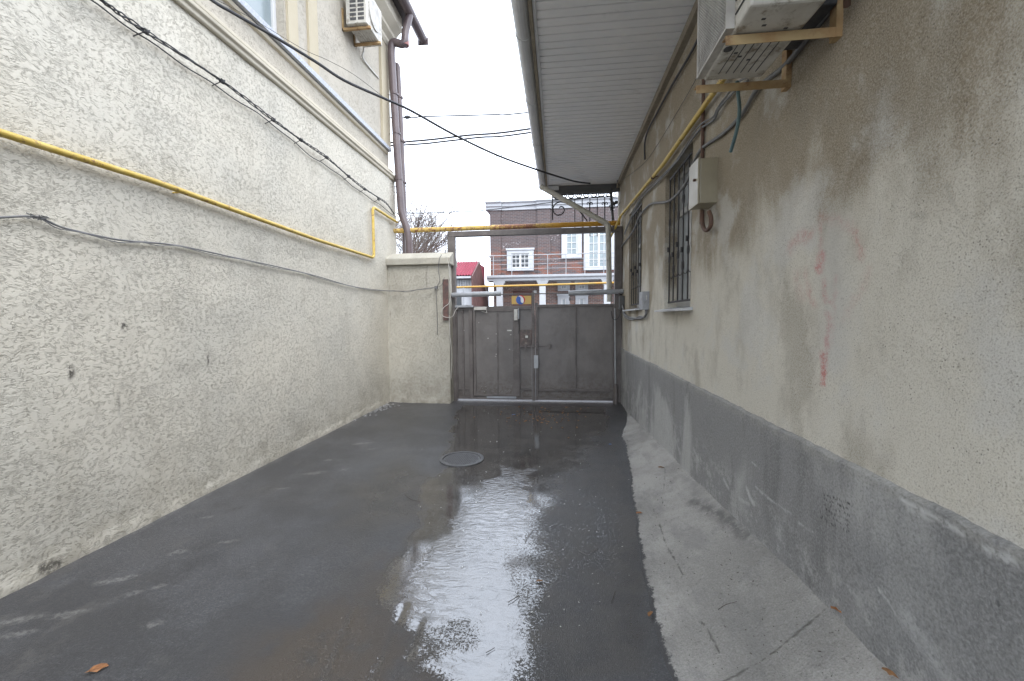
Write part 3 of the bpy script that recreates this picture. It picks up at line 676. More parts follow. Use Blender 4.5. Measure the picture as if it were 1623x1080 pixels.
for (tx, ty) in ((231,50),(352,129),(433,190),(477,222),(518,250),(553,280),(578,300),(600,316)):
    c = cx(tx, ty, XL+.07); b = MB()
    s_ = .7+.3*random.random()
    for j in range(5): b.tube([c+Vector((.02*math.cos(j*2.3+t*1.2), (t-2)*.010+random.uniform(-.004,.004), .019*math.sin(j*2.3+t*1.2))) for t in range(5)], .004, 5)
    b.tube([c, Vector((XL+.005, c.y-.05*s_, c.z-.055)), Vector((XL-.01, c.y-.055*s_, c.z-.06))], .0045, 5)
    b.tube([c+Vector((0,-.07,-.015)), c, c+Vector((0,.035,.03))], .0045, 5)
    b.build('wire_tie', M['cable'], bun)
# lower sagging cable, over onto the pier
XC = XL+.025
low_c = [(-120,352),(0,346),(58,346),(104,362),(187,380),(240,386),(287,391),(367,407),(442,423),(500,437),(560,455),(606,461)]
PT = [cx(a, c, XC)+Vector((0,0,random.uniform(-.006,.006))) for a, c in low_c] + [cy(a, c, 7.70) for a, c in ((622,461),(643,462),(665,459),(688,456))]
lc = thing('wall_cable', (XC, 4, 2), 'thin grey cable sagging along the left wall below the yellow pipe', 'cable')
sp_ = spline(PT, 6)
MB().tube(sp_, .007, 8).build('cable', M['cablegrey'], lc)
MB().tube([p+Vector((.006,.0,-.012+.008*math.sin(i*.8))) for i, p in enumerate(sp_[10:])], .0035, 6).build('cable', M['cablegrey'], lc)
c = cx(60, 346, XC); b = MB()
for j in range(6): b.tube([c+Vector((random.uniform(0,.02), random.uniform(-.06,.07), random.uniform(-.02,.02))) for t in range(3)], .0035, 5)
b.build('wire_tie', M['cablegrey'], lc)

# ================================================================== PIER
PY = 7.78
px0, px1 = XL-.02, -2.085
PR = thing('gate_pier', (-2.7, 8, 0), 'cream plastered pier with sloped cap between left building and gate', 'pier')
zt = 2.66
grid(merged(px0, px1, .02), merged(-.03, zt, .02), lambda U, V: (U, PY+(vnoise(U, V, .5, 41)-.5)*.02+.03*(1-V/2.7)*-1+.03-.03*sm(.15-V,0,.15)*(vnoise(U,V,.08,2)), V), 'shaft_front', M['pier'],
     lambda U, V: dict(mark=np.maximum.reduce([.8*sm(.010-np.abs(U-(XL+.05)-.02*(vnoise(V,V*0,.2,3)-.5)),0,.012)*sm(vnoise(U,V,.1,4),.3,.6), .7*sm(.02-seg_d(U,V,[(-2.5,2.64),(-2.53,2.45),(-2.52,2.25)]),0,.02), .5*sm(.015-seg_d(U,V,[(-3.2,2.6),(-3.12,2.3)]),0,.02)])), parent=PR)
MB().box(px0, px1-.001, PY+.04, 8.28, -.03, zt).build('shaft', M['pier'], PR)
b = MB(); b.prism_x([(PY-.05, zt+.005), (PY-.055, zt+.13), (PY+.02, zt+.17), (8.02, zt+.27), (8.33, zt+.15), (8.32, zt+.005)], XL-.01, px1+.045); b.build('cap', M['pier'], PR, .015)
b = MB(); p0 = cy(702,443,PY-.03); p1 = cy(710,510,PY-.03)
bp = MB().box(-2.19, -2.09, PY-.035, PY+.02, 1.60, 2.38).build('cover_plate', M['rustplate'], None, .003)
tag(bp, 'narrow red brown steel plate fixed on the pier edge next to the gate', 'plate')
jb = thing('junction_wiring', (-2.3, PY, 2.2), 'small grey junction knot with a cable end dangling on the pier', 'wiring')
c = cy(691,456,PY-.03); MB().box(c.x-.03, c.x+.03, PY-.045, PY+.0, c.z-.028, c.z+.03).build('junction_box', M['cablegrey'], jb, .006)
MB().tube(spline([c, cy(692,480,7.72), cy(693,505,7.73), cy(693,531,7.73)], 4), .006, 6).build('loose_end', M['cablegrey'], jb)
MB().tube(spline([c, cy(697,445,7.72), cy(695,430,7.72), cy(696,412,7.72), cy(700,404,7.74)], 4), .006, 6).build('riser', M['cablegrey'], jb)
MB().tube(spline([c, cy(700,452,7.72), cy(704,440,7.72)], 4), .005, 6).build('riser', M['cablegrey'], jb)
ww = thing('loose_wire', (-2.05, 7.75, 2), 'white wire looping down from the pier top to the gate opener', 'cable')
MB().tube(spline([cy(a, c, 7.73) for a, c in ((707,404),(711,420),(714,445),(715,462),(712,480),(703,488),(700,498),(706,503),(717,502),(722,492),(728,486))], 5), .006, 6).build('wire', M['whitewire'], ww)
MB().tube(spline([cy(a, c, 7.74) for a, c in ((712,500),(713,530),(716,560),(715,600))], 5), .005, 6).build('wire', M['whitewire'], ww)
ww = thing('loose_wire', (-2.1, 7.9, 3), 'black wire loop hanging from the top left corner of the gate frame', 'cable')
MB().tube(spline([cy(a, c, 7.95) for a, c in ((711,372),(706,385),(706,400),(709,420),(712,440),(714,460))], 5), .006, 6).build('wire', M['cable'], ww)
# rubble in the corner by the pier
cr = MB()
for i in range(60):
    x = XL+.02+abs(random.gauss(0, .10)); y = 7.55-abs(random.gauss(0, .5)); r_ = random.uniform(.006, .02)
    if x > XL+.35: continue
    cr.bar((x-r_, y, r_*.5+.01), (x+r_, y+random.uniform(-r_, r_), r_*.6+.01), r_*random.uniform(.8,2), r_)
tag(cr.build('mortar_crumbs', M['plinth']), 'grey mortar crumbs lying along the foot of the left wall', 'debris', kind='stuff')

# ================================================================== GATE
GY = 8.10
G = thing('metal_gate', (-.45, GY, 0), 'brown grey sheet metal yard gate with tall frame and a wicket door', 'gate')
fr = MB().box(-2.165, -2.02, GY-.06, GY+.06, -.02, 3.23); fr.build('frame_post', M['gate2'], G, .006)
MB().box(1.045, 1.18, GY-.06, GY+.06, -.02, 3.23).build('frame_post', M['gate2'], G, .006)
MB().box(-2.165, 1.18, GY-.06, GY+.06, 3.232, 3.33).build('top_beam', M['gate2'], G, .005)
def at(x): return cy(x, 560, GY).x
def zat(y, x=800): return cy(x, y, GY).z
LF = thing('leaf_dummy', (0,0,0), 'x', 'x'); bpy.data.objects.remove(LF)
# left leaf
XA, XB = at(722), at(843)
L = MB().box(XA, XB, GY+.005, GY+.011, .04, 1.845).build('left_leaf', M['gate'], G)
b = MB(); w = .05
b.box(XA, XA+w, GY-.03, GY+.003, .04, 1.86); b.box(at(733), at(736), GY-.03, GY+.003, .1, 1.84)
b.box(at(744), at(750), GY-.035, GY+.003, .04, 1.84)
b.box(XA+w, XB, GY-.033, GY+.003, 1.80, 1.87); b.box(XA+w, XB, GY-.033, GY+.003, .035, .075)
b.box(XA+w, at(744), GY-.028, GY+.003, .22, .25); b.box(at(826), XB, GY-.028, GY+.003, .22, .25)
b.build('leaf_frame', M['gate2'], L, .003)
dr = MB().box(at(751.5), at(823), GY-.024, GY-.018, .12, 1.79).build('wicket_door', M['gate'], L)
b = MB(); b.box(at(751), at(755), GY-.045, GY-.0245, .10, 1.80); b.box(at(813.5), at(824), GY-.045, GY-.0245, .10, 1.80); b.box(at(788), at(790.5), GY-.036, GY-.0245, .13, 1.78)
b.box(at(755), at(813), GY-.043, GY-.0245, .10, .135); b.box(at(755), at(813), GY-.043, GY-.0245, 1.765, 1.80)
b.build('door_frame', M['gate2'], dr, .003)
MB().box(at(824.5), XB, GY-.05, GY-.005, zat(550), zat(523)).build('rust_plate', mat('brown_patch_plate', (.135,.10,.09), (.10,.085,.08), 8, .6, 0, .001, 50, (.3,.26,.22), 18), L, .002)
b = MB(); b.bar((at(825), GY-.075, zat(549.5)), (at(873), GY-.075, zat(548.5)), .018, .022); b.box(at(850), at(853), GY-.09, GY-.03, zat(553), zat(545)); b.box(at(832), at(835), GY-.09, GY-.05, zat(553), zat(545)); b.box(at(870), at(873), GY-.09, GY-.03, zat(552), zat(545))
b.build('slide_bolt', M['gate2'], L, .003)
MB().box(at(771), at(818), GY-.045, GY-.03, .055, .095).build('threshold_bar', M['grey'], L, .003)
# pale scratches: small chips of bare metal
b = MB()
for x, y in ((774,537),(787,530),(787,562),(808,554),(814,556),(822,545),(822,560),(786,565),(736,524),(759,512),(810,531),(822,538),(822,551),(788,548)):
    c = cy(x, y, GY-.026); b.box(c.x-.006-random.random()*.014, c.x+.006, GY-.0275, GY-.0245, c.z-.006, c.z+.006+random.random()*.014)
for i in range(36):
    c = cy(random.uniform(756,812), random.uniform(610,622), GY-.0265); r_ = random.uniform(.002,.005); b.box(c.x-r_, c.x+r_, GY-.0265, GY-.0245, c.z-r_, c.z+r_)
b.build('paint_chips', mat('bare_chips', (.42,.40,.37)), dr)['kind'] = 'stuff'
c = cy(807.5, 524, GY); MB().box(c.x-.045, c.x+.045, GY-.03, GY-.0245, c.z-.012, c.z+.012).build('sticker', M['paper'], dr)
c = cy(835, 534, GY); MB().box(c.x-.025, c.x+.025, GY-.055, GY-.0505, c.z-.02, c.z+.024).build('sticker', M['paper'], L)
# centre post and right leaf
MB().box(at(843.5), at(847.5), GY-.05, GY+.04, .02, cy(845,464,GY).z).build('centre_post', M['gate2'], G, .004)
XC0, XC1 = at(849), at(975)
Rl = MB().box(XC0, XC1, GY+.005, GY+.011, .04, 1.86).build('right_leaf', M['gate'], G)
b = MB(); b.box(XC0, at(853), GY-.035, GY+.003, .03, 1.93); b.box(at(912), at(914), GY-.02, GY+.003, .26, 1.85); b.box(at(853), XC1, GY-.03, GY+.003, 1.84, 1.89)
b.box(at(853), XC1, GY-.03, GY+.003, .21, .25); b.box(at(853), XC1, GY-.03, GY+.003, .035, .07); b.box(XC1-.05, XC1, GY-.032, GY+.004, .0705, 1.839)
b.build('leaf_frame', M['gate2'], Rl, .003)
b = MB(); b.box(at(846.5), at(853.5), GY-.085, GY-.051, zat(583), zat(563)); b.build('lock_case', M['greymetal'], Rl, .004)
b = MB(); b.tube([(at(848), GY-.07, zat(583)), (at(848), GY-.07, .03)], .010, 8); b.tube([(at(848), GY-.07, zat(563)), (at(848), GY-.07, zat(500))], .008, 8); b.build('floor_bolt', M['gate2'], Rl)
b = MB(); b.tube([(XC1-.03, GY-.02, .05), (XC1-.03, GY-.02, -.01)], .012, 8); b.build('foot_pin', M['gate2'], Rl)
# horizontal thin bar above leaves
b = MB(); b.bar(cy(792,467,GY-.02), cy(908,465,GY-.02), .02, .02); b.build('brace_bar', M['gate2'], G, .002)
# openers
def opener(pa, pb, label, mid, loc, back):
    t = thing('gate_opener', loc, label, 'gate opener', 'electric gate openers')
    A = cy(*pa, GY-.16); B = cy(*pb, GY-.16); C = A.lerp(B, mid)
    MB().tube([A, A+(C-A)*.06, C], [.035, .045, .045], 16).build('motor_housing', M['grey'], t)
    MB().tube([C, B], [.050, .047], 16).build('sleeve', M['greymetal'], t)
    b = MB(); b.box(back-.02, back+.02, GY-.19, GY-.061, A.z-.05, A.z+.035); b.build('bracket', M['gate2'], t, .003)
    return t
opener((716,468),(794,465.5), 'grey tubular gate opener over the left leaf of the gate', .42, (-1.6, GY-.16, 2.1), -2.09)
t = opener((989,462),(901,465), 'grey tubular gate opener at the right post over the right leaf', .40, (.6, GY-.16, 2.1), 1.11)
t2 = cy(903,468,GY-.16); MB().box(t2.x-.012, t2.x+.02, GY-.18, GY-.03, t2.z-.1, t2.z-.04).build('bracket', M['gate2'], t, .002)
# arm below left opener
b = MB(); b.box(at(724), at(752), GY-.10, GY-.04, zat(487), zat(483.5)); tag(b.build('opener_arm', M['grey'], None, .004), 'pale grey steel arm on top of the left gate leaf under the opener', 'bracket')
# door closer, intercom
dc = thing('door_closer', (at(763), GY-.08, 1.8), 'pale door closer at the top of the wicket door', 'door closer')
MB().box(at(754), at(773), GY-.11, GY-.046, zat(491.5), zat(486.5)).build('body', M['whitewire'], dc, .006)
b = MB(); b.bar((at(772), GY-.09, zat(490)), (at(774), GY-.09, zat(496)), .012, .008); b.bar((at(774), GY-.085, zat(496)), (at(765), GY-.06, zat(493)), .012, .008); b.build('arm', M['whitewire'], dc)
ic = thing('electric_lock', (at(819.5), GY-.08, 1.7), 'white electric lock box on the upper edge of the wicket door', 'lock')
MB().box(at(816), at(821.5), GY-.10, GY-.046, zat(508), zat(491)).build('body', M['whitewire'], ic, .004)
MB().box(at(822), at(824), GY-.09, GY-.046, zat(506), zat(489)).build('strike', M['grey'], ic, .002)
b = MB(); b.tube(spline([(at(822.5), GY-.06, zat(506)), (at(823.3), GY-.055, zat(520)), (at(822), GY-.055, zat(530))], 4), .005, 6); b.build('lead', M['cable'], ic)
# sign with round emblem
sg = thing('gate_sign', (-.65, GY, 1.97), 'small ochre sign with a red and blue swirl emblem over the wicket door', 'sign')
s0 = cy(811,482.5,GY-.04); s1 = cy(842,469,GY-.04)
MB().box(s0.x, s1.x, GY-.042, GY-.030, s0.z, s1.z).build('board', M['signy'], sg, .002)
c = cy(825,475.5,GY-.044); rr = .088
def disc(b, cx_, cz_, r, a0, a1, y, n=24): 
    vs = [(cx_, y, cz_)] + [(cx_+r*math.cos(a), y, cz_+r*math.sin(a)) for a in np.linspace(a0, a1, n)]
    b.add(vs, [(0, i, i+1) for i in range(1, n)])
th = R(-20)
b = MB(); disc(b, c.x, c.z, rr*1.0, 0, 2*math.pi, GY-.0435, 40); b.build('emblem_ground', M['emwhite'], sg)
b = MB(); ring = []
for a in np.linspace(R(-55), R(105), 20): ring.append(a)
vs = [(c.x+rr*math.cos(a), GY-.0450, c.z+rr*math.sin(a)) for a in ring] + [(c.x+rr*(.70+.22*abs(i/19*2-1)**2)*math.cos(a), GY-.0450, c.z+rr*(.70+.22*abs(i/19*2-1)**2)*math.sin(a)) for i, a in enumerate(ring)]
b.add(vs, [(i, i+1, i+21, i+20) for i in range(19)]); b.build('emblem_red', M['emred'], sg)
b = MB(); out = [(rr*math.cos(a), rr*math.sin(a)) for a in np.linspace(R(100), R(335), 26)]
inner = [(.5*rr*math.cos(th)+.5*rr*math.cos(a)*.9, .5*rr*math.sin(th)-.06*rr+.5*rr*math.sin(a)*.9) for a in np.linspace(R(-30), R(-200), 12)]
inner += [(-.40*rr*math.cos(th)+.42*rr*math.cos(a), .26*rr+.42*rr*math.sin(a)) for a in np.linspace(R(-20), R(110), 10)]
vs = [(c.x+x, GY-.0462, c.z+z) for x, z in out+inner]
b.add(vs, [tuple(range(len(vs)))]); b.build('emblem_blue', M['emblue'], sg)
# thick rusty pipe over the gate
tp = MB(); zc = 3.42
tp.tube([(XL-.3, GY+.12, zc-.005), (-1.5, GY+.12, zc), (-.3, GY+.12, zc+.003), (1.16, GY+.12, zc+.005)], .047, 18)
tag(tp.build('overhead_pipe', M['rustypipe']), 'thick yellow gas pipe crossing above the gate, rusty in its middle', 'pipe')

# ================================================================== RIGHT BUILDING
RB = thing('rendered_building', (4, 3, 0), 'old building with rough grey brown rendered wall on the right of the alley', 'building')
win = [(3.95, 4.90, 1.73, 3.20), (6.25, 7.32, 1.77, 3.36)]
ZP = 1.05; ZS = 4.26
def rw_attr(U, V):                             # U=y, V=z
    def st(px, wd, soft=.02, k=1.0): return k*sm(wd - seg_d(U, V, [(cx(a,c,XR).y, cx(a,c,XR).z) for a, c in px]) - (vnoise(U, V, .03, 51)-.5)*.03, -soft, soft)
    red = np.maximum.reduce([
        st([(1301,355),(1299,395),(1296,430)], .012, .02, .45), st([(1300,405),(1298,424)], .026, .018, 1.0),
        st([(1304,445),(1306,475),(1320,482),(1323,440)], .010, .012, .8), st([(1322,482),(1316,540),(1306,560)], .010, .012, .35),
        st([(1312,500),(1310,530),(1306,565),(1303,605)], .018, .018, .85), st([(1302,560),(1303,608)], .018, .012, 1.0),
        st([(1252,392),(1266,378),(1284,372)], .026, .03, .38), st([(1276,430),(1284,478),(1290,485)], .014, .02, .3),
        st([(1300,345),(1330,350),(1355,370),(1366,402)], .016, .025, .35), st([(1355,372),(1368,405)], .012, .02, .45),
        st([(1376,430),(1370,452),(1350,480),(1335,505)], .014, .025, .25), st([(1270,470),(1262,440)], .03, .04, .16)])
    rub = st([(1322,370),(1318,420),(1325,470),(1318,540)], .09, .09)
    ck = np.maximum.reduce([st([(1503,262),(1500,285),(1506,320),(1530,345)], .002, .004), st([(1503,262),(1540,235),(1560,215)], .002, .004), st([(1445,340),(1470,345),(1495,310)], .001, .004)])
    return dict(red=red, rub=rub, crack=ck)
grid(merged(-3, 8.75, .0125, [w[i] for w in win for i in (0, 1)]), merged(ZP-.02, ZS+.08, .0125, [w[i] for w in win for i in (2, 3)]),
     lambda U, V: (XR+(vnoise(U, V, .7, 61)-.5)*.02+(vnoise(U, V, .12, 62)-.5)*.004+.02*0, U, V), 'wall', M['rwall'], rw_attr,
     keep=lambda u, v: ~(((u > win[0][0]) & (u < win[0][1]) & (v > win[0][2]) & (v < win[0][3])) | ((u > win[1][0]) & (u < win[1][1]) & (v > win[1][2]) & (v < win[1][3]))), parent=RB)
for hh in win: b = MB(); wall_holes(b, XR-.004, 0, 0, 0, 0, .22, [hh]); b.build('window_reveal', M['rwall'], RB)
def pl_attr(U, V):
    f = lambda p: (cx(p[0],p[1],XR-.02).y, cx(p[0],p[1],XR-.02).z)
    def st(px, wd, soft=.01, k=1.0): return k*sm(wd-seg_d(U, V, [f(p) for p in px])-(vnoise(U, V, .02, 5)-.5)*.01, -soft, soft)
    wh = np.maximum.reduce([st([(1428,792),(1470,815),(1525,846)], .008, .008), st([(1440,808),(1475,826)], .006, .008, .6), st([(1565,872),(1604,888)], .010, .012),
        st([(1198,772),(1225,795),(1255,815)], .004, .004, .8), st([(1192,733),(1205,744)], .004, .004, .8), st([(1265,828),(1290,845)], .003, .004, .7),
        st([(1147,760),(1155,775)], .012, .01, .7), st([(1184,775),(1190,790),(1195,798)], .014, .012, .9), st([(1172,790),(1188,800)], .010, .01, .6),
        st([(1394,935),(1410,955),(1420,972)], .004, .004, .8), st([(1395,938),(1404,938)], .004, .004, .9), st([(1345,930),(1360,945)], .004, .004, .7),
        st([(1072,700),(1078,720)], .015, .02, .5), st([(1100,712),(1108,730)], .015, .02, .6), st([(1300,700),(1302,712)], .006, .008, .6),
        st([(1440,985),(1480,1040),(1500,1075)], .035, .03, .45)])
    mk = np.zeros(U.shape); rg = random.Random(3)
    for r_ in range(6):
        a = np.array((1305+r_*-1.0, 783+r_*7.2)); e2 = np.array((1349-r_*.4, 800+r_*9.0)); n = 17
        for k_ in range(n):
            if rg.random() < .2: continue
            t0 = (k_+rg.random()*.4)/n; p_ = a+(e2-a)*t0
            p2 = p_+np.array((rg.uniform(-1.2, 2.2), rg.uniform(-3.0, 3.0)))
            mk = np.maximum(mk, sm(.0036-seg_d(U, V, [f(p_), f(p2)]), 0, .0025))
    for p_ in ((1565,965),(1570,958),(1575,966),(1580,955)): mk = np.maximum(mk, .7*st([p_, (p_[0]+2,p_[1]+8)], .002, .003))
    return dict(white=wh, mark=mk)
def pl_xyz(U, V):
    lip = (vnoise(U, V, .12, 71)-.5)*.014
    out = XR-.022-(vnoise(U, V, .5, 72)-.5)*.015
    top = sm(V, ZP-.012, ZP+.0)
    return out+top*.05, U, V+(vnoise(U, V, .06, 73)-.5)*.010*sm(V, .95, 1.04)
pl_y = np.concatenate([np.arange(-3, .7, .05), np.arange(.7, 3.2, .005), np.arange(3.2, 8.76, .02)])
grid(pl_y, merged(-.03, ZP+.012, .008), pl_xyz, 'plinth', M['plinth'], pl_attr, parent=RB)
b = MB(); b.box(XR+.23, 9, -3, 8.75, -.03, 4.5); b.box(XR+.001, XR+.229, 8.70, 8.75, -.03, 4.3); b.box(XR+.001, XR+.229, -3.0, -2.95, -.03, 4.3); b.build('core_wall', M['rwall'], RB)
for i, (a, c, z0, z1) in enumerate(win):
    X = XR+.13; w = .055; b = MB()
    b.box(X, X+.06, a, a+w, z0+.02, z1).box(X, X+.06, c-w, c, z0+.02, z1).box(X, X+.06, a+w, c-w, z0+.02, z0+.02+w).box(X, X+.06, a+w, c-w, z1-w, z1)
    b.box(X-.005, X+.06, (a+c)/2-.035, (a+c)/2+.035, z0+.075, z1-w).box(X, X+.055, a+w, (a+c)/2-.035, z0+1.0, z0+1.06).box(X, X+.055, (a+c)/2+.035, c-w, z0+1.0, z0+1.06)
    wf = b.build('window', mat('old_window_paint', (.34,.335,.32), (.42,.41,.39), 6, .6, 0, .0008, 50, (.2,.18,.15), 12) if i == 0 else bpy.data.materials['old_window_paint'], RB, .003)
    MB().box(X+.03, X+.036, a+w, c-w, z0+.02+w, z1-w).build('pane', M['curtain'], wf)
    # sill
    b = MB(); b.prism_y([(XR-.10, z0-.035), (XR-.10, z0-.015), (XR+.13, z0+.018), (XR+.13, z0-.02)], a-.06, c+.06); b.build('sill', M['gutterw'], wf, .002)
    # forged grille
    b = MB(); gx = XR+.035; n = 6
    ys = [a+.05+(c-a-.10)*k_/(n-1) for k_ in range(n)]
    for k_, y in enumerate(ys):
        b.tube([(gx, y, z0+.06), (gx, y, z1-.03)], .0075, 6)
        for zc_, d_ in ((z0+.42+.13*(k_ % 2), 1), (z0+.42+.13*(k_ % 2), -1), (z1-.40-.12*(k_ % 2), 1), (z1-.40-.12*(k_ % 2), -1)):
            sgn = 1 if zc_ < (z0+z1)/2 else -1
            b.tube([(gx, y+d_*(.004+.028*math.sin(t)), zc_-sgn*.06*math.cos(t)*.8) for t in np.linspace(0, 3.9, 10)], .005, 5)
        b.tube([(gx-.012, y, z0+.55+.08*(k_ % 2)), (gx-.012, y, z0+.60+.08*(k_ % 2))], .014, 6)
    for z in (z0+.07, z1-.05): b.bar((gx, a+.02, z), (gx, c-.02, z), .012, .02)
    for k_ in range(n-1):
        ym = (ys[k_]+ys[k_+1])/2; hw = (ys[1]-ys[0])/2-.006
        b.tube([(gx, ym+hw*math.cos(t), z0+.38-.05*math.sin(t)) for t in np.linspace(0, math.pi, 9)], .005, 5)
        b.tube([(gx, ym+hw*math.cos(t), z1-.34+.05*math.sin(t)) for t in np.linspace(0, math.pi, 9)], .005, 5)
    b.build('grille', M['darkmetal'], wf)
# canopy roof with soffit boards
XE = -.215
RF = None
b = MB(); P_ = .105; y = -3.0; prof = []
while y < 8.62:
    prof += [(y, ZS), (y+P_-.020, ZS), (y+P_-.018, ZS+.02), (y+P_-.004, ZS+.02), (y+P_-.002, ZS)]; y += P_
for (a, za), (c, zc_) in zip(prof[:-1], prof[1:]): b.quad((XE, a, za), (XR+.06, a, za), (XR+.06, c, zc_), (XE, c, zc_))
b.build('soffit', M['soffit'], RB)
b = MB(); b.prism_y([(XE-.02, ZS+.03), (XR+.3, ZS+.03), (9, ZS+.3), (9, ZS+1.2), (4, ZS+1.75), (XE-.04, ZS+.16)], -3, 8.66); b.build('roof', M['darkroof'], RB)
MB().box(XE-.035, XE-.002, -3, 8.64, ZS-.02, ZS+.15).build('fascia', M['rafter'], RB, .003)
MB().box(XE-.0, XE+.03, -3, 8.60, ZS-.012, ZS-.002).build('soffit_edge', M['gutterw'], RB, .001)
b = MB(); b.box(XE+.05, XR+.02, 8.52, 8.60, ZS-.15, ZS+.02); b.build('end_beam', M['beam'], RB, .004)
MB().box(XE+.0, XE+.22, 8.44, 8.515, ZS-.09, ZS-.02).build('beam_end', M['gutterw'], RB, .004)
MB().box(XR-.06, XR+.02, -3, 8.6, ZS-.09, ZS-.003).build('wall_plate', M['rafter'], RB, .004)
# gutter
gt = thing('eaves_gutter', (XE, 3, ZS), 'white tin gutter along the canopy edge of the right building', 'gutter')
GX2, GZ2 = XE-.105, ZS+.06
b = MB(); yy = -3.0; segs = [-3, -1, .4, 1.9, 2.9, 4.05, 5.25, 6.5, 7.6, 8.7]
for s0_, s1_ in zip(segs[:-1], segs[1:]):
    rr_ = .078; prof = [(GX2+rr_*math.cos(a)*1.0, GZ2+rr_*math.sin(a)*1.05) for a in np.linspace(math.pi, 2*math.pi, 11)]
    prof += [(GX2+(rr_-.005)*math.cos(a), GZ2+(rr_-.005)*math.sin(a)) for a in np.linspace(2*math.pi, math.pi, 11)]
    b.prism_y(prof, s0_, s1_)
    p2 = [(GX2+(rr_+.006)*math.cos(a), GZ2+(rr_+.006)*math.sin(a)*1.05) for a in np.linspace(math.pi, 2*math.pi, 11)]
    b.prism_y(p2, s1_-.012, s1_+.006)
b.prism_y([(GX2+.078*math.cos(a), GZ2+.08*math.sin(a)) for a in np.linspace(math.pi, 2*math.pi, 11)], 8.69, 8.705)
b.build('trough', M['gutterw'], gt)
# white diagonal downpipe
wd = thing('downpipe', (1, 8, 1), 'pale drain pipe slanting from the canopy gutter to the right gate post', 'downpipe')
A = cy(857,296,8.2); B_ = cy(964,356,7.98); C_ = cy(966,480,7.98)
MB().tube(arc_pts([A, B_, C_, Vector((C_.x, 7.98, 1.99))], .06, 5), .050, 14).build('pipe', mat('cream_grey_pipe', (.40,.385,.33), (.47,.45,.40), 4, .5, 0, .0005, 30, (.25,.22,.17), 9), wd)
sp = thing('steel_pipe', (1.05, 7.98, .3), 'thin galvanised pipe standing against the right gate post', 'pipe')
MB().tube([cy(974.5,489,7.97), cy(975.5,608,7.97)], .017, 10).build('tube', M['greymetal'], sp)
MB().tube([cy(976,608,7.97), Vector((cy(976,608,7.97).x, 7.97, 0))], .04, 10).build('base_sleeve', M['gate2'], sp)
# forged ornament panel under the canopy end
IP = thing('iron_ornament', (.6, 8.66, 4), 'black wrought iron ornamental panel hanging under the end of the canopy', 'ironwork')
IY = 8.66; q2 = lambda x, y: cy(840+x/9, 280+y/9, IY)
b = MB()
b.bar(q2(320,265), q2(1175,228), .02, .02); b.bar(q2(320,335), q2(1175,285), .02, .02)
for x in (640, 745, 855, 960, 1065): b.tube([q2(x, 330-(x-320)*.045), q2(x, 740)], .0105, 6)
b.tube([q2(320,265), q2(320,620)], .014, 6)
for x in (855, 960): b.tube([q2(x,740), q2(x,855)], .0105, 6)
b.build('bars', M['darkmetal'], IP)
b = MB()
for i in range(8):
    x = 370+i*108; yb_ = 285-i*4.3; pts = []
    for t in np.linspace(R(-225), R(45), 18): pts.append(q2(x+42*math.cos(t), yb_-10-38*math.sin(t)))
    b.tube(pts, .013, 5)
    for s_ in (-1, 1): b.tube([q2(x+s_*(16+12*math.cos(t)), yb_-20+12*math.sin(t)) for t in np.linspace(0, 4.5, 8)], .009, 5)
b.build('scroll_frieze', M['darkmetal'], IP)
b = MB(); pts = []
for t in np.linspace(0, 1, 30):
    a = R(-60)+t*R(520); r_ = 88*(1-t*.72)
    pts.append((410+r_*math.cos(-a+R(90))*.95, 465+r_*math.sin(a-R(90))))
spir = [(820,705),(815,640),(760,560),(680,470),(590,410),(500,375),(420,365),(360,395),(330,450),(340,510),(385,550),(440,545),(480,510),(490,465),(465,435),(435,432),(420,450)]
b.tube(spline([q2(*p) for p in spir], 5), .013, 6); b.build('spiral', M['darkmetal'], IP)
for x in (852, 1066):
    b = MB(); b.bar(q2(x,385), q2(x,735), .030, .02)
    for s_ in (-1, 1):
        b.tube(spline([q2(x+s_*4,410), q2(x+s_*10,380), q2(x+s_*25,368), q2(x+s_*38,385), q2(x+s_*30,405)], 4), .010, 5)
        b.tube(spline([q2(x+s_*55+54,740), q2(x+s_*30+54,700), q2(x+s_*42+54,675), q2(x+s_*55+54,690)], 4), .011, 5)
    b.build('picket', M['darkmetal'], IP)
ip = MB().bar(q2(1150,150), q2(1190,740), .05, .05); tag(ip.build('iron_post', M['beam'], None, .003), 'dark square steel post at the wall beside the iron ornament', 'post')
# messy wiring at the corner
mw = thing('wiring_tangle', (1.1, 8.5, 3.9), 'tangled black wires and insulators on the corner above the right gate post', 'wiring')
b = MB(); rg = random.Random(5)
for i in range(12):
    st_ = q2(1150+rg.uniform(-20,40), 420+rg.uniform(-240,150)); pts = [st_]
    for k_ in range(4): pts.append(pts[-1]+Vector((rg.uniform(-.06,.06), rg.uniform(-.16,.02), rg.uniform(-.10,.08))))
    for p_ in pts: p_.x = min(p_.x, XR-.01); 
    b.tube(spline(pts, 4), .006, 5)
b.build('wires', M['cable'], mw)
b = MB()
for x, y in ((1150,500),(1215,420),(1180,440)):
    p_ = q2(x,y); p_.y -= .15; p_.x = min(p_.x, XR-.05); b.tube([p_, p_+Vector((0,0,.05)), p_+Vector((0,0,.06))], [.03,.035,.015], 8)
b.build('insulators', M['cable'], mw)
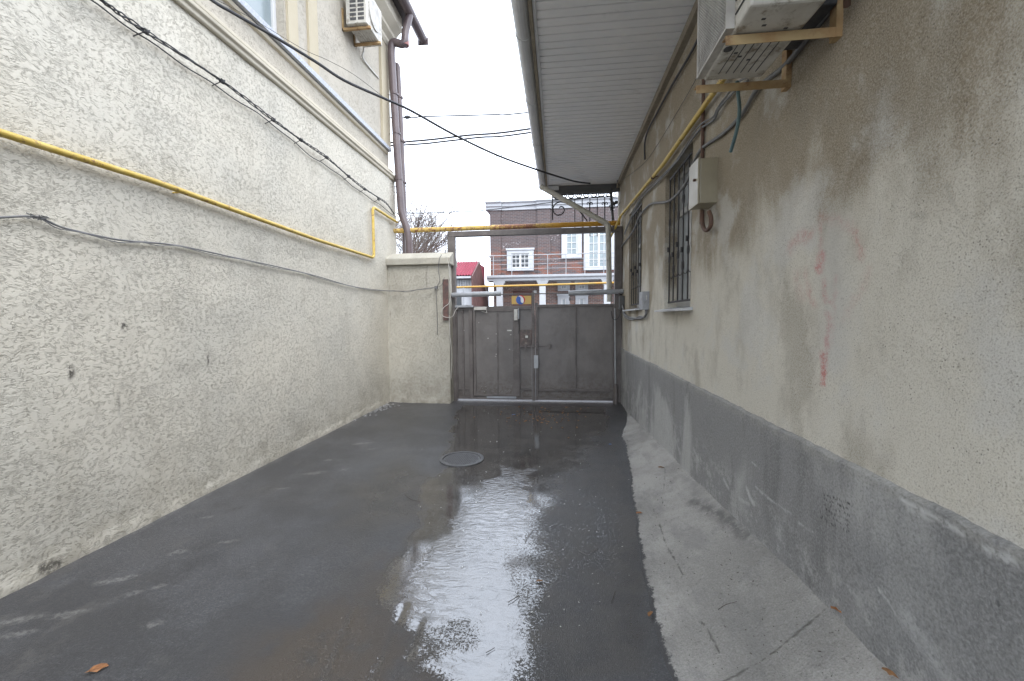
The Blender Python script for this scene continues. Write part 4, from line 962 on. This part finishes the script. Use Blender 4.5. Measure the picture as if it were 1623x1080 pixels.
# yellow pipe on right wall
yp = thing('gas_pipe', (XR, 5, 3.8), 'yellow gas pipe slanting down the right wall below the canopy', 'pipe')
XQ = XR-.05
a0 = cx(1136,140,XQ); a1 = cx(1050,262,XQ); a2 = cx(984,342,XQ)
st0 = a0+(a0-a1)*.55; st0.x = XQ
a3 = cy(964,383,8.45); a4 = Vector((a3.x-.03, 8.45, 3.42))
a3b = cy(976,360,8.0)
MB().tube(arc_pts([st0, a1, a2, a3b, a3, a4], .04, 4), .021, 12).build('tube', M['yellow'], yp)
for p_ in ((1035,281),):
    c = cx(*p_, XQ); b = MB(); b.tube([c-Vector((0,.012,0)), c+Vector((0,.012,0))], .026, 10); b.tube([c, Vector((XR+.01, c.y-.03, c.z))], .006, 6); b.build('clamp', M['conduit'], yp)
# cables on right wall
def wallcable(pxs, r, m, name, label, X=XR-.022, n=6, jit=.0):
    t = thing(name, cx(*pxs[len(pxs)//2], X), label, 'cable')
    P2 = spline([cx(a, c, X)+Vector((0,0,random.uniform(-jit, jit))) for a, c in pxs], n)
    MB().tube(P2, r, 8).build('sheath', m, t); return t, P2
t, _ = wallcable([(1330,-2),(1290,48),(1245,103),(1201,140),(1176,181),(1147,211),(1112,236),(1099,259),(1086,292),(1060,319),(1031,324),(1014,343),(1003,367),(986,390),(979,402)], .013, M['cablegrey'], 'wall_cable', 'thick grey cable drooping from the near air conditioner across both barred windows')
c = cx(1328,0,XR-.022)
t, P2 = wallcable([(1185,128),(1167,142),(1140,172),(1131,190),(1105,210),(1073,256),(1043,288),(1018,313),(1003,340),(990,372)], .009, M['cablegrey'], 'wall_cable', 'pair of thin grey cables running just under the yellow pipe on the right wall', X=XR-.03)
MB().tube([p+Vector((-.008, 0, .018+.010*math.sin(i*.35))) for i, p in enumerate(P2)], .007, 6).build('sheath', M['cablegrey'], t)
wallcable([(1117,40),(1093,88),(1063,139),(1040,182),(1027,207),(1022,228),(1022,253)], .012, M['cable'], 'wall_cable', 'dark cable along the top of the right wall ending in a drop', X=XR-.03)
wallcable([(1112,108),(1085,158),(1030,248),(1005,272),(982,288)], .0028, M['cable'], 'wall_wire', 'hair thin black wire crossing the right wall above the yellow pipe')
wallcable([(1168,130),(1170,150),(1172,175),(1168,205),(1158,241)], .011, M['hose'], 'drain_hose', 'short blue green drain hose hanging below the near air conditioner', X=XR-.14)
# conduit + metal cabinet
cd = thing('conduit', (XR, 3.5, 3), 'rusty brown conduit dropping into the metal cabinet on the right wall', 'conduit')
xcd = XR-.025; yb0 = 3.50
zb = cx(1138,250,XR).z; zbb = cx(1137,321,XR).z
yc_ = cx(1114,200,xcd).y
b = MB(); b.tube([(xcd, yc_, 4.16), (xcd, yc_, zbb-.10)], .014, 10)
for z in (3.15, 3.45, 3.8): b.tube([(xcd, yc_, z), (xcd, yc_, z+.03)], .019, 10)
b.build('tube', M['conduit'], cd)
ypx = lambda x, y: cx(x, y, XR-.05)
MB().tube(spline([ypx(1113,334), ypx(1113,352), ypx(1116,363), ypx(1121,365), ypx(1126,358), ypx(1127,346), ypx(1124,336)], 5), .016, 10).build('loop', M['conduit'], cd)
MC = thing('meter_cabinet', (XR-.08, 3.5, 2.5), 'grey green metal cabinet with hinged cover mounted between window and wall stain', 'cabinet')
yn = 3.345; xfr = cy(1109,250,yn).x; yfar = cx(1095,262,xfr).y
MB().box(xfr+.006, XR+.01, yn, yfar, zbb, zb).build('body', M['boxpaint'], MC, .006)
MB().box(xfr-.012, xfr+.005, yn-.004, yfar+.004, zbb-.006, zb+.006).build('door', M['boxpaint'], MC, .004)
MB().tube([(xfr-.03, yn+.05, (zb+zbb)/2+.02), (xfr-.01, yn+.05, (zb+zbb)/2+.02)], .010, 10).build('latch', M['conduit'], MC)
# small boxes beside gate
sb = thing('control_box', (XR-.1, 5.9, 1.8), 'small grey plastic control box with label beside the far barred window', 'control box')
X0 = cx(1029,465,XR); yq = X0.y; xq = cy(1018,465,yq).x
zq0 = cx(1029,491,XR).z; zq1 = cx(1029,462,XR).z
MB().box(xq, XR+.01, yq, yq+.22, zq0, zq1).build('body', M['grey'], sb, .006)
MB().box(xq+.05, XR-.03, yq-.004, yq, zq1-.11, zq1-.05).build('label_plate', M['paper'], sb)
MB().tube(spline([(XR-.03, yq+.03, zq0), (XR-.03, yq+.06, zq0-.07), (XR-.03, yq+.4, zq0-.12), (XR-.03, 6.9, zq0-.11), (XR-.03, 7.5, zq0-.06), (XR-.04, 7.8, zq0+.12)], 6), .014, 8).build('cable', M['cablegrey'], sb)
MB().tube(spline([(XR-.03, yq+.08, zq0), (XR-.03, yq+.12, zq0-.10), (XR-.03, yq+.5, zq0-.09), (XR-.03, 6.8, zq0-.14), (XR-.03, 7.6, zq0-.09), (XR-.04, 7.85, zq0+.10)], 6), .010, 8).build('cable', M['cablegrey'], sb)
MB().box(1.10, XR, 7.78, 7.92, 1.78, 2.02).build('socket_box', M['beam'], sb, .006)
MB().tube(spline([(1.13, 7.8, 1.79), (1.08, 7.8, 1.62), (1.0, 7.9, 1.60), (.97, 7.95, 1.75)], 5), .007, 6).build('lead', M['cable'], sb)
# wall-side pipe at corner jamb
# near AC unit
bz = 2.852
AC = thing('air_conditioner', (.95, 2.1, bz), 'aged white air conditioner on rusty brackets on the near right wall', 'air conditioner')
ax0 = .75; ax1 = 1.035; ay0 = 1.80; ay1 = 2.335; ah = .56; az = bz+.012
MB().box(ax0, ax1, ay0, ay1, az, az+ah).build('casing', M['acwhite'], AC, .012)
fy0 = ay0+.155; fy1 = ay1-.012; fz0 = az+.02; fz1 = az+ah-.03
MB().box(ax0-.004, ax0+.01, fy0, fy1, fz0, fz1).build('fan_opening', M['acdark'], AC)
b = MB()
for r_ in (.06, .10, .14, .18): b.tube([(ax0-.008, (fy0+fy1)/2+r_*math.cos(t), (fz0+fz1)/2+r_*1.25*math.sin(t)) for t in np.linspace(0, 2*math.pi, 33)], .003, 4, False)
for k_ in range(5):
    a = k_*2*math.pi/5; b.add([(ax0-.006, (fy0+fy1)/2+r1*math.cos(a+o_), (fz0+fz1)/2+r1*math.sin(a+o_)) for r1, o_ in ((.03,0),(.17,.1),(.17,.9),(.03,.6))], [(0,1,2,3)])
b.build('fan', M['grey'], AC)
b = MB(); st_ = .0145; gxx = ax0-.030; u = fy0-.3
W_ = fy1-fy0; Hh = fz1-fz0
kk = -int(Hh/st_)-1
def clipseg(c0, s_):                            # diagonal wires clipped to the rectangle
    y_a = max(0, (c0 if s_ > 0 else c0-Hh)); y_b = min(W_, (c0+Hh if s_ > 0 else c0))
    if y_b-y_a < .004: return None
    za = (y_a-c0)*s_; zb_ = (y_b-c0)*s_; return y_a, za, y_b, zb_
for i in range(-60, 120):
    for s_ in (1, -1):
        r_ = clipseg(i*st_, s_)
        if r_: b.bar((gxx, fy0+r_[0], fz0+r_[1]), (gxx, fy0+r_[2], fz0+r_[3]), .0022, .0022)
b.box(gxx-.006, ax0, fy0-.008, fy0, fz0-.008, fz1+.008).box(gxx-.006, ax0, fy1, fy1+.008, fz0-.008, fz1+.008).box(gxx-.006, ax0, fy0, fy1, fz0-.008, fz0).box(gxx-.006, ax0, fy0, fy1, fz1, fz1+.008)
b.build('mesh_guard', M['acgrille'], AC)
b = MB()
for i in range(9): 
    z = az+.06+i*.055; b.bar((ax0-.003, ay0+.02, z), (ax0-.003, ay0+.135, z+.0), .004, .005)
b.build('front_slots', M['acdark'], AC)
b = MB(); b.box(ax0+.02, ax0+.10, ay0-.006, ay0, az+.03, az+ah-.04); b.box(ax0+.115, ax0+.20, ay0-.012, ay0, az+.03, az+ah-.1); b.box(ax0+.21, ax1-.01, ay0-.005, ay0, az+.03, az+ah-.04); b.build('side_cover', M['acwhite'], AC, .004)
b = MB(); b.tube([(ax0+.15, ay0-.012, az+.12), (ax0+.15, ay0-.05, az+.12)], .022, 10); b.tube([(ax0+.15, ay0-.012, az+.2), (ax0+.15, ay0-.05, az+.2)], .018, 10)
b.tube(spline([(ax0+.15, ay0-.045, az+.12), (ax0+.2, ay0-.07, az+.1), (ax1+.04, ay0-.02, az+.08), (XR-.04, ay0+.08, az+.02)], 5), .013, 8); b.build('valve', M['conduit'], AC)
b = MB()
for (u_, v_) in ((.06,.30),(.09,.33),(.10,.12),(.14,.36),(.20,.15),(.08,.08)):
    b.box(ax0+u_, ax0+u_+.016, ay0+v_, ay0+v_+.010, az-.002, az+.001)
for i in range(6): b.box(ax0+.05+i*.035, ax0+.053+i*.035, ay0+.24, ay0+.47, az-.0025, az+.0005)
b.build('base_holes', M['acdark'], AC)['kind'] = 'stuff'
for y in (1.985, 2.375):
    b = MB(); ye = y
    b.box(ax0-.03, XR-.001, ye-.022, ye-.018, bz-.035, bz+.006); b.box(ax0-.03, XR-.001, ye-.018, ye+.02, bz+.001, bz+.006)
    b.box(XR-.03, XR+.004, ye-.025, ye+.022, bz-.036, bz+.42)
    b.build('bracket', M['bracket'], AC, .001)
MB().box(ax1+.03, XR-.03, 1.95, 2.26, az+.08, az+.34).build('insulation_pad', M['acdark'], AC, .01)
MB().tube([(ax0+.02, 2.07, az-.004), (ax0+.02, 2.07, az+.0)], .02, 8).build('foot', M['acdark'], AC)

# overhead black cable crossing the alley
A0 = cx(335, 0, XL+.12); A1 = cy(935, 291, 8.3)
oc = thing('overhead_cable', (-1.5, 6, 4.5), 'thick black cable slanting across the alley from left building to canopy', 'cable')
oc_px = [(240,-70),(335,0),(370,21),(441,62),(500,98),(546,128),(606,155),(652,176),(722,215),(792,248),(856,271),(884,280),(912,288),(935,291)]
P3 = [cplane(a, c, A0, A1) for a, c in oc_px]
MB().tube(spline(P3, 5), .0155, 8).build('cable', M['cable'], oc)
MB().tube(spline([cplane(a, c, A0, A1) for a, c in ((335,-4),(400,30),(480,78),(520,96),(560,118),(600,148),(612,158))], 5), .0025, 5).build('carrier_wire', M['cable'], oc)
# service wires over the street
def skywire(pxs, Y, r, label, ins=None):
    t = thing('power_line', cy(*pxs[0], Y), label, 'cable', 'overhead lines above the street')
    pts = [cy(a, c, Y) for a, c in pxs]; d = (pts[0]-pts[-1]); e_ = (pts[-1]-pts[0])
    pts = [pts[0]+d*1.2+Vector((0,0,.2))] + pts + [pts[-1]+e_*1.5+Vector((0,0,.35))]
    MB().tube(spline(pts, 5), r*1.5, 6).build('wire', M['cable'], t)
    if ins: c_ = cy(*ins, Y); MB().tube([c_-Vector((.08,0,0)), c_-Vector((.02,0,0)), c_+Vector((.03,0,0)), c_+Vector((.1,0,0))], [.02,.05,.05,.02], 8).build('insulator', M['cable'], t)
skywire([(632,187),(673,185),(780,182),(833,179)], 11, .011, 'black line highest in the sky gap with a dark insulator', (645,186))
skywire([(642,225),(738,215),(836,205)], 12, .018, 'upper of the two thick dark lines in the sky gap')
skywire([(642,230),(708,224),(760,218),(836,211)], 12.05, .016, 'lower of the two thick dark lines in the sky gap')
skywire([(653,277),(780,250),(830,236)], 14, .008, 'faint hair thin line slanting in the sky gap')
skywire([(655,295),(750,289),(844,282)], 15, .010, 'thin line in the sky gap above the bare tree')
skywire([(670,304),(760,299),(841,292)], 15.2, .008, 'very faint line just below the thin line in the sky')
skywire([(658,338),(720,336),(774,333)], 17, .013, 'lowest line, ending near the brick house roof')
yl = MB(); yl.tube([cy(560,462,15.5)+Vector((-3,0,0)), cy(745,455,15.5), cy(860,452,15.5), cy(965,448.5,15.5), cy(1100,443,15.5)], .035, 8)
tag(yl.build('street_gas_pipe', M['ochre']), 'thin yellow gas pipe running along the far side of the street', 'pipe')
for i, px_ in enumerate((735, 1000)):
    c_ = cy(px_, 455, 15.5); b = MB(); b.tube([(c_.x, 15.5, -.03), (c_.x, 15.5, c_.z)], .03, 8)
    tag(b.build('pipe_support', M['grey']), ('thin steel post under the street gas pipe near the red roofed house', 'thin steel post under the street gas pipe, right of the gate')[i], 'post')

# ================================================================== BRICK HOUSE across the street
HY = 24.0
HB = thing('brick_house', (3, HY, 0), 'two storey brown brick house with white cornice and balcony across the street', 'house')
h = lambda x, y, Y=HY: cy(x, y, Y)
hx0 = h(777,380).x; hx1 = hx0+15; ztop = 7.75; zb4 = 4.05
MB().box(hx0, hx1, HY, HY+9, zb4+.02, ztop).build('upper_wall', M['brick'], HB)
MB().box(hx0+.1, hx1, HY+.4, HY+9, -.03, zb4-.26).build('lower_wall', M['brick2'], HB)
for a, c in ((777,794),(852,872),(925.5,929)):
    MB().box(h(a,350).x-.01, h(c,350).x, HY-.09, HY-.002, zb4+.02, ztop-.002).build('brick_pilaster', M['brick'], HB)
b = MB()
def corn(x0_, x1_, o): b.prism_x([(HY+.2, ztop), (HY-.06-o, ztop), (HY-.08-o, ztop+.16), (HY-.16-o, ztop+.20), (HY-.18-o, ztop+.34), (HY-.28-o, ztop+.40), (HY-.28-o, ztop+.47), (HY+.2, ztop+.47)], x0_, x1_)
corn(hx0-.22, h(794,330).x+.05, .1); corn(h(794,330).x+.055, h(852,330).x-.055, 0); corn(h(852,330).x-.05, h(872,330).x+.05, .1); corn(h(872,330).x+.055, hx1, 0)
b.box(hx0-.18, hx0-.005, HY+.201, HY+9, ztop, ztop+.47); b.box(hx0-.005, hx1, HY+.201, HY+9, ztop+.005, ztop+.40)
b.build('cornice', M['whitepaint'], HB, .01)
def hwin(a, t_, c, bt, cols, rows, paneM, Y=HY, fr_=.26, doors=1, name='window'):
    p0 = h(a, bt, Y); p1 = h(c, t_, Y); x0_, x1_, z0_, z1_ = p0.x, p1.x, p0.z, p1.z; b = MB()
    b.box(x0_, x1_, Y-.14, Y+.02, z0_, z0_+fr_*.6).box(x0_, x1_, Y-.14, Y+.02, z1_-fr_, z1_).box(x0_, x0_+fr_, Y-.14, Y+.02, z0_+fr_*.6, z1_-fr_).box(x1_-fr_, x1_, Y-.14, Y+.02, z0_+fr_*.6, z1_-fr_)
    b.box(x0_-.05, x1_+.05, Y-.20, Y-.141, z1_-.08, z1_+.03)
    o = b.build(name, M['whitepaint'], HB, .008)
    xi0, xi1, zi0, zi1 = x0_+fr_, x1_-fr_, z0_+fr_*.6, z1_-fr_
    MB().box(xi0, xi1, Y-.05, Y-.03, zi0, zi1).build('pane', paneM, o)
    b = MB(); n_ = cols*doors
    for k_ in range(n_+1):
        x = xi0+(xi1-xi0)*k_/n_; w_ = .055 if k_ % cols == 0 else .016; b.box(x-w_, x+w_, Y-.085, Y-.052, zi0, zi1)
    for k_ in range(rows+1):
        z = zi0+(zi1-zi0)*k_/rows; w_ = .055 if k_ in (0, rows) else .016; b.box(xi0+.06, xi1-.06, Y-.082, Y-.0525, z-w_, z+w_)
    b.build('glazing_bars', M['white'], o); return o
hwin(804,394.5,846,430, 2, 3, M['glass'], doors=2)
hwin(890,357,922,410, 2, 4, M['curtainw'])
o = hwin(925,352,973,429, 2, 5, M['curtainw'], doors=2)
p0 = h(806,400); 
# balcony
bx0 = h(771,438,HY-1.2).x
zs = h(771,437,HY-1.2).z
b = MB(); b.prism_x([(HY, zs-.30), (HY-1.05, zs-.30), (HY-1.08, zs-.18), (HY-1.18, zs-.12), (HY-1.2, zs), (HY, zs)], bx0, hx1); b.build('balcony_slab', M['whitepaint'], HB, .01)
b = MB(); ry = HY-1.1; zr = h(777,406,ry).z
for k_ in range(4): z = zr-(zr-zs-.1)*k_/4; b.tube([(bx0+.12, ry, z), (hx1, ry, z)], .025 if k_ == 0 else .013, 6)
xk = [h(a, 410, ry).x for a in (782,811,868,897,927,957)]; 
while xk[-1] < hx1-1: xk.append(xk[-1]+1.05)
for x in xk: b.tube([(x, ry, zs), (x, ry, zr)], .022, 6)
b.tube([(bx0+.12, ry, zr), (bx0+.12, HY, zr)], .025, 6)
b.build('balcony_railing', M['greymetal'], HB)
for a in (792, 860, 962, 1010):
    x = h(a, 460, HY-.8).x; b = MB(); b.box(x-.17, x+.17, HY-.97, HY-.63, 0, zs-.62); b.box(x-.20, x+.20, HY-1.0, HY-.6, 0, .3)
    n_ = len(b.v); b.add([(x-.18,HY-.98,zs-.615),(x+.18,HY-.98,zs-.615),(x+.18,HY-.62,zs-.615),(x-.18,HY-.62,zs-.615),(x-.34,HY-1.05,zs-.305),(x+.34,HY-1.05,zs-.305),(x+.34,HY-.5,zs-.305),(x-.34,HY-.5,zs-.305)], [(0,3,2,1),(4,5,6,7),(0,1,5,4),(1,2,6,5),(2,3,7,6),(3,0,4,7)])
    b.build('column', M['whitepaint'], HB, .01)
d0 = h(813,450,HY+.4).x; d1_ = h(843,450,HY+.4).x
MB().box(d0, d1_, HY+.33, HY+.402, .1, 3.2).build('door', mat('dark_red_door', (.10,.045,.035), (.13,.06,.045), 4, .5), HB, .01)
def lowwin(a, c):
    hwin(a, 447, c, 462, 2, 1, M['curtain'], HY+.4, .18); hwin(a, 467, c, 500, 1, 1, M['curtain'], HY+.4, .22)
lowwin(884, 903); lowwin(912, 932)
hs = h(850,455,HY+.4); MB().box(h(849,453,HY+.4).x-.12, h(849,453,HY+.4).x+.05, HY+.36, HY+.40, 3.05, 3.2).build('number_plate', M['white'], HB)

# red roofed house
RH = thing('red_roofed_house', (-7, 22, 0), 'low house with crimson tiled roof and brown sheet gable across the street', 'house')
r0 = h(755,415,22); e0 = h(750,439,21)
b = MB(); xr0, xr1 = -13, r0.x; ze = e0.z; zr_ = r0.z+.05
nrow, ncol = 9, 60; ev = 20.6; rv = 22.6
vs = []; fs = []
for i in range(nrow*4+1):
    t = i/(nrow*4)
    for j in range(ncol*4+1):
        x = xr0+(xr1-xr0)*j/(ncol*4); wv = .035*math.sin(j*math.pi/2); stp = .05*((i/4) % 1)
        vs.append((x, ev+(rv-ev)*t, ze+(zr_-ze)*t+wv-stp+.05))
n_ = ncol*4+1
for i in range(nrow*4):
    for j in range(ncol*4): fs.append((i*n_+j, i*n_+j+1, (i+1)*n_+j+1, (i+1)*n_+j))
b.add(vs, fs); b.box(xr0, xr1, 22.62, 24.5, zr_-1.2, zr_-.05); b.build('roof', M['roofred'], RH)
xg = xr1+.01
b = MB(); b.prism_x([(20.6,0),(26,0),(26,1.8),(22.6,zr_+.05),(20.6,ze)], xg, xg+.06); gable = b.build('gable', M['brownfence'], RH)
MB().box(xr0, xr1-.02, 21.0, 26, 0, ze-.12).build('wall', M['whitepaint'], RH)
b = MB(); b.box(xr0, xr1-.02, 20.6, 20.999, ze-.10, ze+.0)
for i in range(60): x = xr1-.1-i*.13; b.box(x-.035, x+.035, 20.94, 20.997, ze-.55, ze-.14)
b.build('fascia_boards', M['whitepaint'], RH)
b = MB()
for x in (xr1-.9, xr1-1.9): b.box(x-.3, x+.3, 20.95, 20.999, 1.9, 2.9)
b.build('window', M['glass'], RH)
# brown street fence between the houses
b = MB(); fx0, fx1 = xg+.07, hx0-.02; x = fx0; prof = []
while x < fx1: prof += [(x, 22.6), (x+.05, 22.6), (x+.07, 22.57), (x+.12, 22.57)]; x += .14
for (a, ya_), (c, yc2) in zip(prof[:-1], prof[1:]): b.quad((a, ya_, 0), (c, yc2, 0), (c, yc2, 2.1), (a, ya_, 2.1))
b.box(fx0, fx1, 22.61, 22.66, 1.8, 1.86)
tag(b.build('sheet_fence', M['brownfence']), 'brown corrugated fence filling the gap between red roofed house and brick house', 'fence')
# low white fence further left
b = MB(); x = -14
while x < -4.9: b.box(x, x+.09, 18.6, 18.63, .1, 1.75); x += .14
b.box(-14, -4.9, 18.632, 18.66, .5, .56).box(-14, -4.9, 18.632, 18.66, 1.4, 1.46)
tag(b.build('picket_fence', M['whitepaint']), 'white picket fence in front of the red roofed house', 'fence')

# ================================================================== bare trees
def tree(base, height, seed, label, depth=6, spread=.5):
    t = thing('bare_tree', base, label, 'tree'); rg = random.Random(seed); tr = MB(); br = MB()
    def grow(p, d, L, r, lv):
        b_ = tr if lv < 2 else br; pts = [p]; rs = [r]; n_ = 4
        for k_ in range(n_):
            d = (d+Vector((rg.uniform(-1,1), rg.uniform(-1,1), rg.uniform(-.6,.9)))*.16).normalized()
            p = p+d*L/n_; pts.append(p); rs.append(r*(1-.38*(k_+1)/n_))
        b_.tube(pts, rs, 7 if lv < 2 else 3 if lv > 3 else 5, False)
        if lv >= depth-1: return
        for k_ in range(4 if lv < 4 else rg.choice((3, 3, 4)) if lv < 5 else 3):
            q_ = pts[rg.choice((2, 3, 4, 4))]; ax = Vector((rg.uniform(-1,1), rg.uniform(-1,1), rg.uniform(-.25,.5)))
            grow(q_, (d+ax*spread*1.5).normalized(), L*rg.uniform(.62,.82), max(r*.56, .0075), lv+1)
    grow(Vector(base), Vector((0,0,1)), height*.34, height*.022, 0)
    tr.build('trunk', M['bark'], t); br.build('crown', M['bark'], t); return t
tree((-9.3, 24, 0), 9.7, 3, 'large bare tree behind the corner of the left building', 7, .62)
tree((-10.6, 32, 0), 8.6, 11, 'smaller bare tree behind the red roofed house', 6, .6)
tree((-12.8, 24, 0), 10, 21, 'bare tree far left, mostly hidden by the left building', 6, .62)

# ================================================================== manhole, litter
mc = cz(732, 728); MH = thing('manhole_cover', (mc.x, mc.y, 0), 'round cast iron manhole cover in the wet asphalt before the gate', 'manhole')
b = MB(); r0_ = .222
for ra, rb, z0_, z1_ in ((r0_, r0_+.035, .0, .010),):
    n_ = 40; vs = []
    for k_ in range(n_):
        a = 2*math.pi*k_/n_; ca, sa = math.cos(a), math.sin(a)
        vs += [(mc.x+ra*ca, mc.y+ra*sa, z1_), (mc.x+rb*ca, mc.y+rb*sa, z1_), (mc.x+rb*ca, mc.y+rb*sa, -.01), (mc.x+ra*ca, mc.y+ra*sa, -.01)]
    b.add(vs, [(4*k_+i, 4*k_+(i+1) % 4, 4*((k_+1) % n_)+(i+1) % 4, 4*((k_+1) % n_)+i) for k_ in range(n_) for i in range(4)])
b.build('rim', M['iron'], MH)
b = MB(); b.tube([(mc.x, mc.y, -.01), (mc.x, mc.y, .004)], r0_-.008, 40)
for i in range(-8, 9):
    for j in range(-8, 9):
        x, y = i*.027+(.0135 if j % 2 else 0), j*.025
        if math.hypot(x, y) < r0_-.03: b.box(mc.x+x-.009, mc.x+x+.009, mc.y+y-.008, mc.y+y+.008, .004, .009)
b.build('lid', M['iron'], MH, .0015)
def leafm(p, r, a, m, name, label, cat, group=None):
    b = MB(); n_ = 9; vs = []; rg = random.Random(int(p.x*1e4))
    for s_ in (0, 1):
        for k_ in range(n_):
            t = 2*math.pi*k_/n_; rr_ = r*(1+.35*rg.uniform(-1,1)); x, y = rr_*math.cos(t), rr_*.5*math.sin(t)
            vs.append((p.x+x*math.cos(a)-y*math.sin(a), p.y+x*math.sin(a)+y*math.cos(a), p.z+.004+.35*r*abs(math.sin(t))*rg.random()+s_*.0015))
    b.add(vs, [tuple(range(n_)), tuple(range(n_, 2*n_))]+[(k_, (k_+1) % n_, n_+(k_+1) % n_, n_+k_) for k_ in range(n_)])
    return tag(b.build(name, m), label, cat, group)
def apz(x, y):                                  # apron height lookup
    e = float(np.interp(y, EDGE[:,0], EDGE[:,1])); u = (x-e)/(XR-e)
    return .008+float(np.interp(y, WZ[:,0], WZ[:,1]))*max(u, 0)**1.5+.006 if u > 0 else .004
def gpt(px_, py_):
    z = 0
    for _ in range(6): p = cz(px_, py_, z); z = .5*z+.5*apz(p.x, p.y)
    return p
M['leaf2'] = mat('orange_leaf', (.30, .13, .045), (.2, .085, .035), 30, .6)
leafm(gpt(154,1062), .034, .5, M['leaf2'], 'dry_leaf', 'orange dry leaf lying on dark asphalt at the near left', 'leaf')
leafm(gpt(1332,971), .028, -.7, M['leaf2'], 'dry_leaf', 'orange brown leaf at the foot of the right plinth', 'leaf')
leafm(gpt(1013,814), .026, .3, M['leaf2'], 'dry_leaf', 'curled tan leaf on the wet asphalt by the concrete edge', 'leaf')
leafm(gpt(1031,974), .022, 1.0, M['leaf'], 'dry_leaf', 'dark rolled leaf on the asphalt edge next to the near concrete', 'leaf')
leafm(gpt(855,922), .018, .2, M['leaf'], 'dry_leaf', 'small brown leaf right of the puddle in the middle', 'leaf')
leafm(gpt(1048,742), .03, .2, M['leaf'], 'dry_leaf', 'brown leaf on the concrete apron near the gate', 'leaf')
leafm(gpt(1410,1069), .02, -1.0, M['leaf'], 'dry_leaf', 'small brown leaf on the concrete at the bottom edge', 'leaf')
leafm(gpt(814,658), .03, .2, M['bluelitter'], 'litter', 'tiny pale blue scrap of litter on wet asphalt before the wicket door', 'litter')
leafm(gpt(967,705), .018, .2, M['bluelitter'], 'litter', 'tiny blue scrap of litter near the concrete edge', 'litter')
for i, (x, y) in enumerate(((938,982),(830,866),(900,1000),(940,772),(1150,915),(880,842))):
    pass
def twig(pxs, r, label):
    pts = [gpt(*p)+Vector((0,0,.004)) for p in pxs]; tag(MB().tube(spline(pts, 3), r*.55, 5).build('twig', M['twig']), label, 'twig')
twig([(832,860),(838,850),(845,841)], .004, 'short dark twig across the upper right rim of the puddle')
twig([(805,956),(815,950),(823,944)], .004, 'dark twig in the middle of the bright puddle')
twig([(770,1036),(778,1032),(784,1028)], .003, 'small twig in the lower bright part of the puddle')
twig([(642,785),(652,793),(668,795)], .003, 'thin curved twig left of the wet band')
twig([(1138,968),(1150,960),(1168,955)], .003, 'thin curved twig on the near concrete apron')
twig([(918,874),(930,880),(936,876),(948,870)], .003, 'forked thin twig on the grainy wet asphalt')
twig([(968,958),(972,948),(975,938)], .003, 'thin straight twig near the right edge of the wet asphalt')
for i, (lx, m_, n_, fn) in enumerate((('crumbs', M['twig'], 330, lambda: (random.uniform(730,1000), random.uniform(645,760))), ('pale', M['paper'], 120, lambda: (random.uniform(640,1000), random.uniform(650,1000))), ('dark', M['twig'], 240, lambda: (random.uniform(1000,1380), random.uniform(700,1075))), ('mix', M['leaf'], 130, lambda: (random.gauss(860,35), random.gauss(660,9))))):
    b = MB()
    for k_ in range(n_):
        p = gpt(*fn()); r_ = random.uniform(.0015, .0048)*(2.0 if i == 3 else 1)*(.45+.14*p.y); a = random.uniform(0, 3.1)
        if p.x > XR-.06 or p.y > 7.9: continue
        d = Vector((math.cos(a), math.sin(a), 0))*r_*random.uniform(.5, 1.8); b.bar(p-d+Vector((0,0,.002)), p+d+Vector((0,0,.003)), r_, r_*.6)
    tag(b.build('debris', m_), ('dark specks of plant litter scattered on the wet asphalt', 'pale grit specks scattered on the wet asphalt', 'dark grit scattered on the concrete apron', 'heap of leaf crumbs on the asphalt before the gate')[i], 'debris', kind='stuff')
print('objects', len(bpy.data.objects))
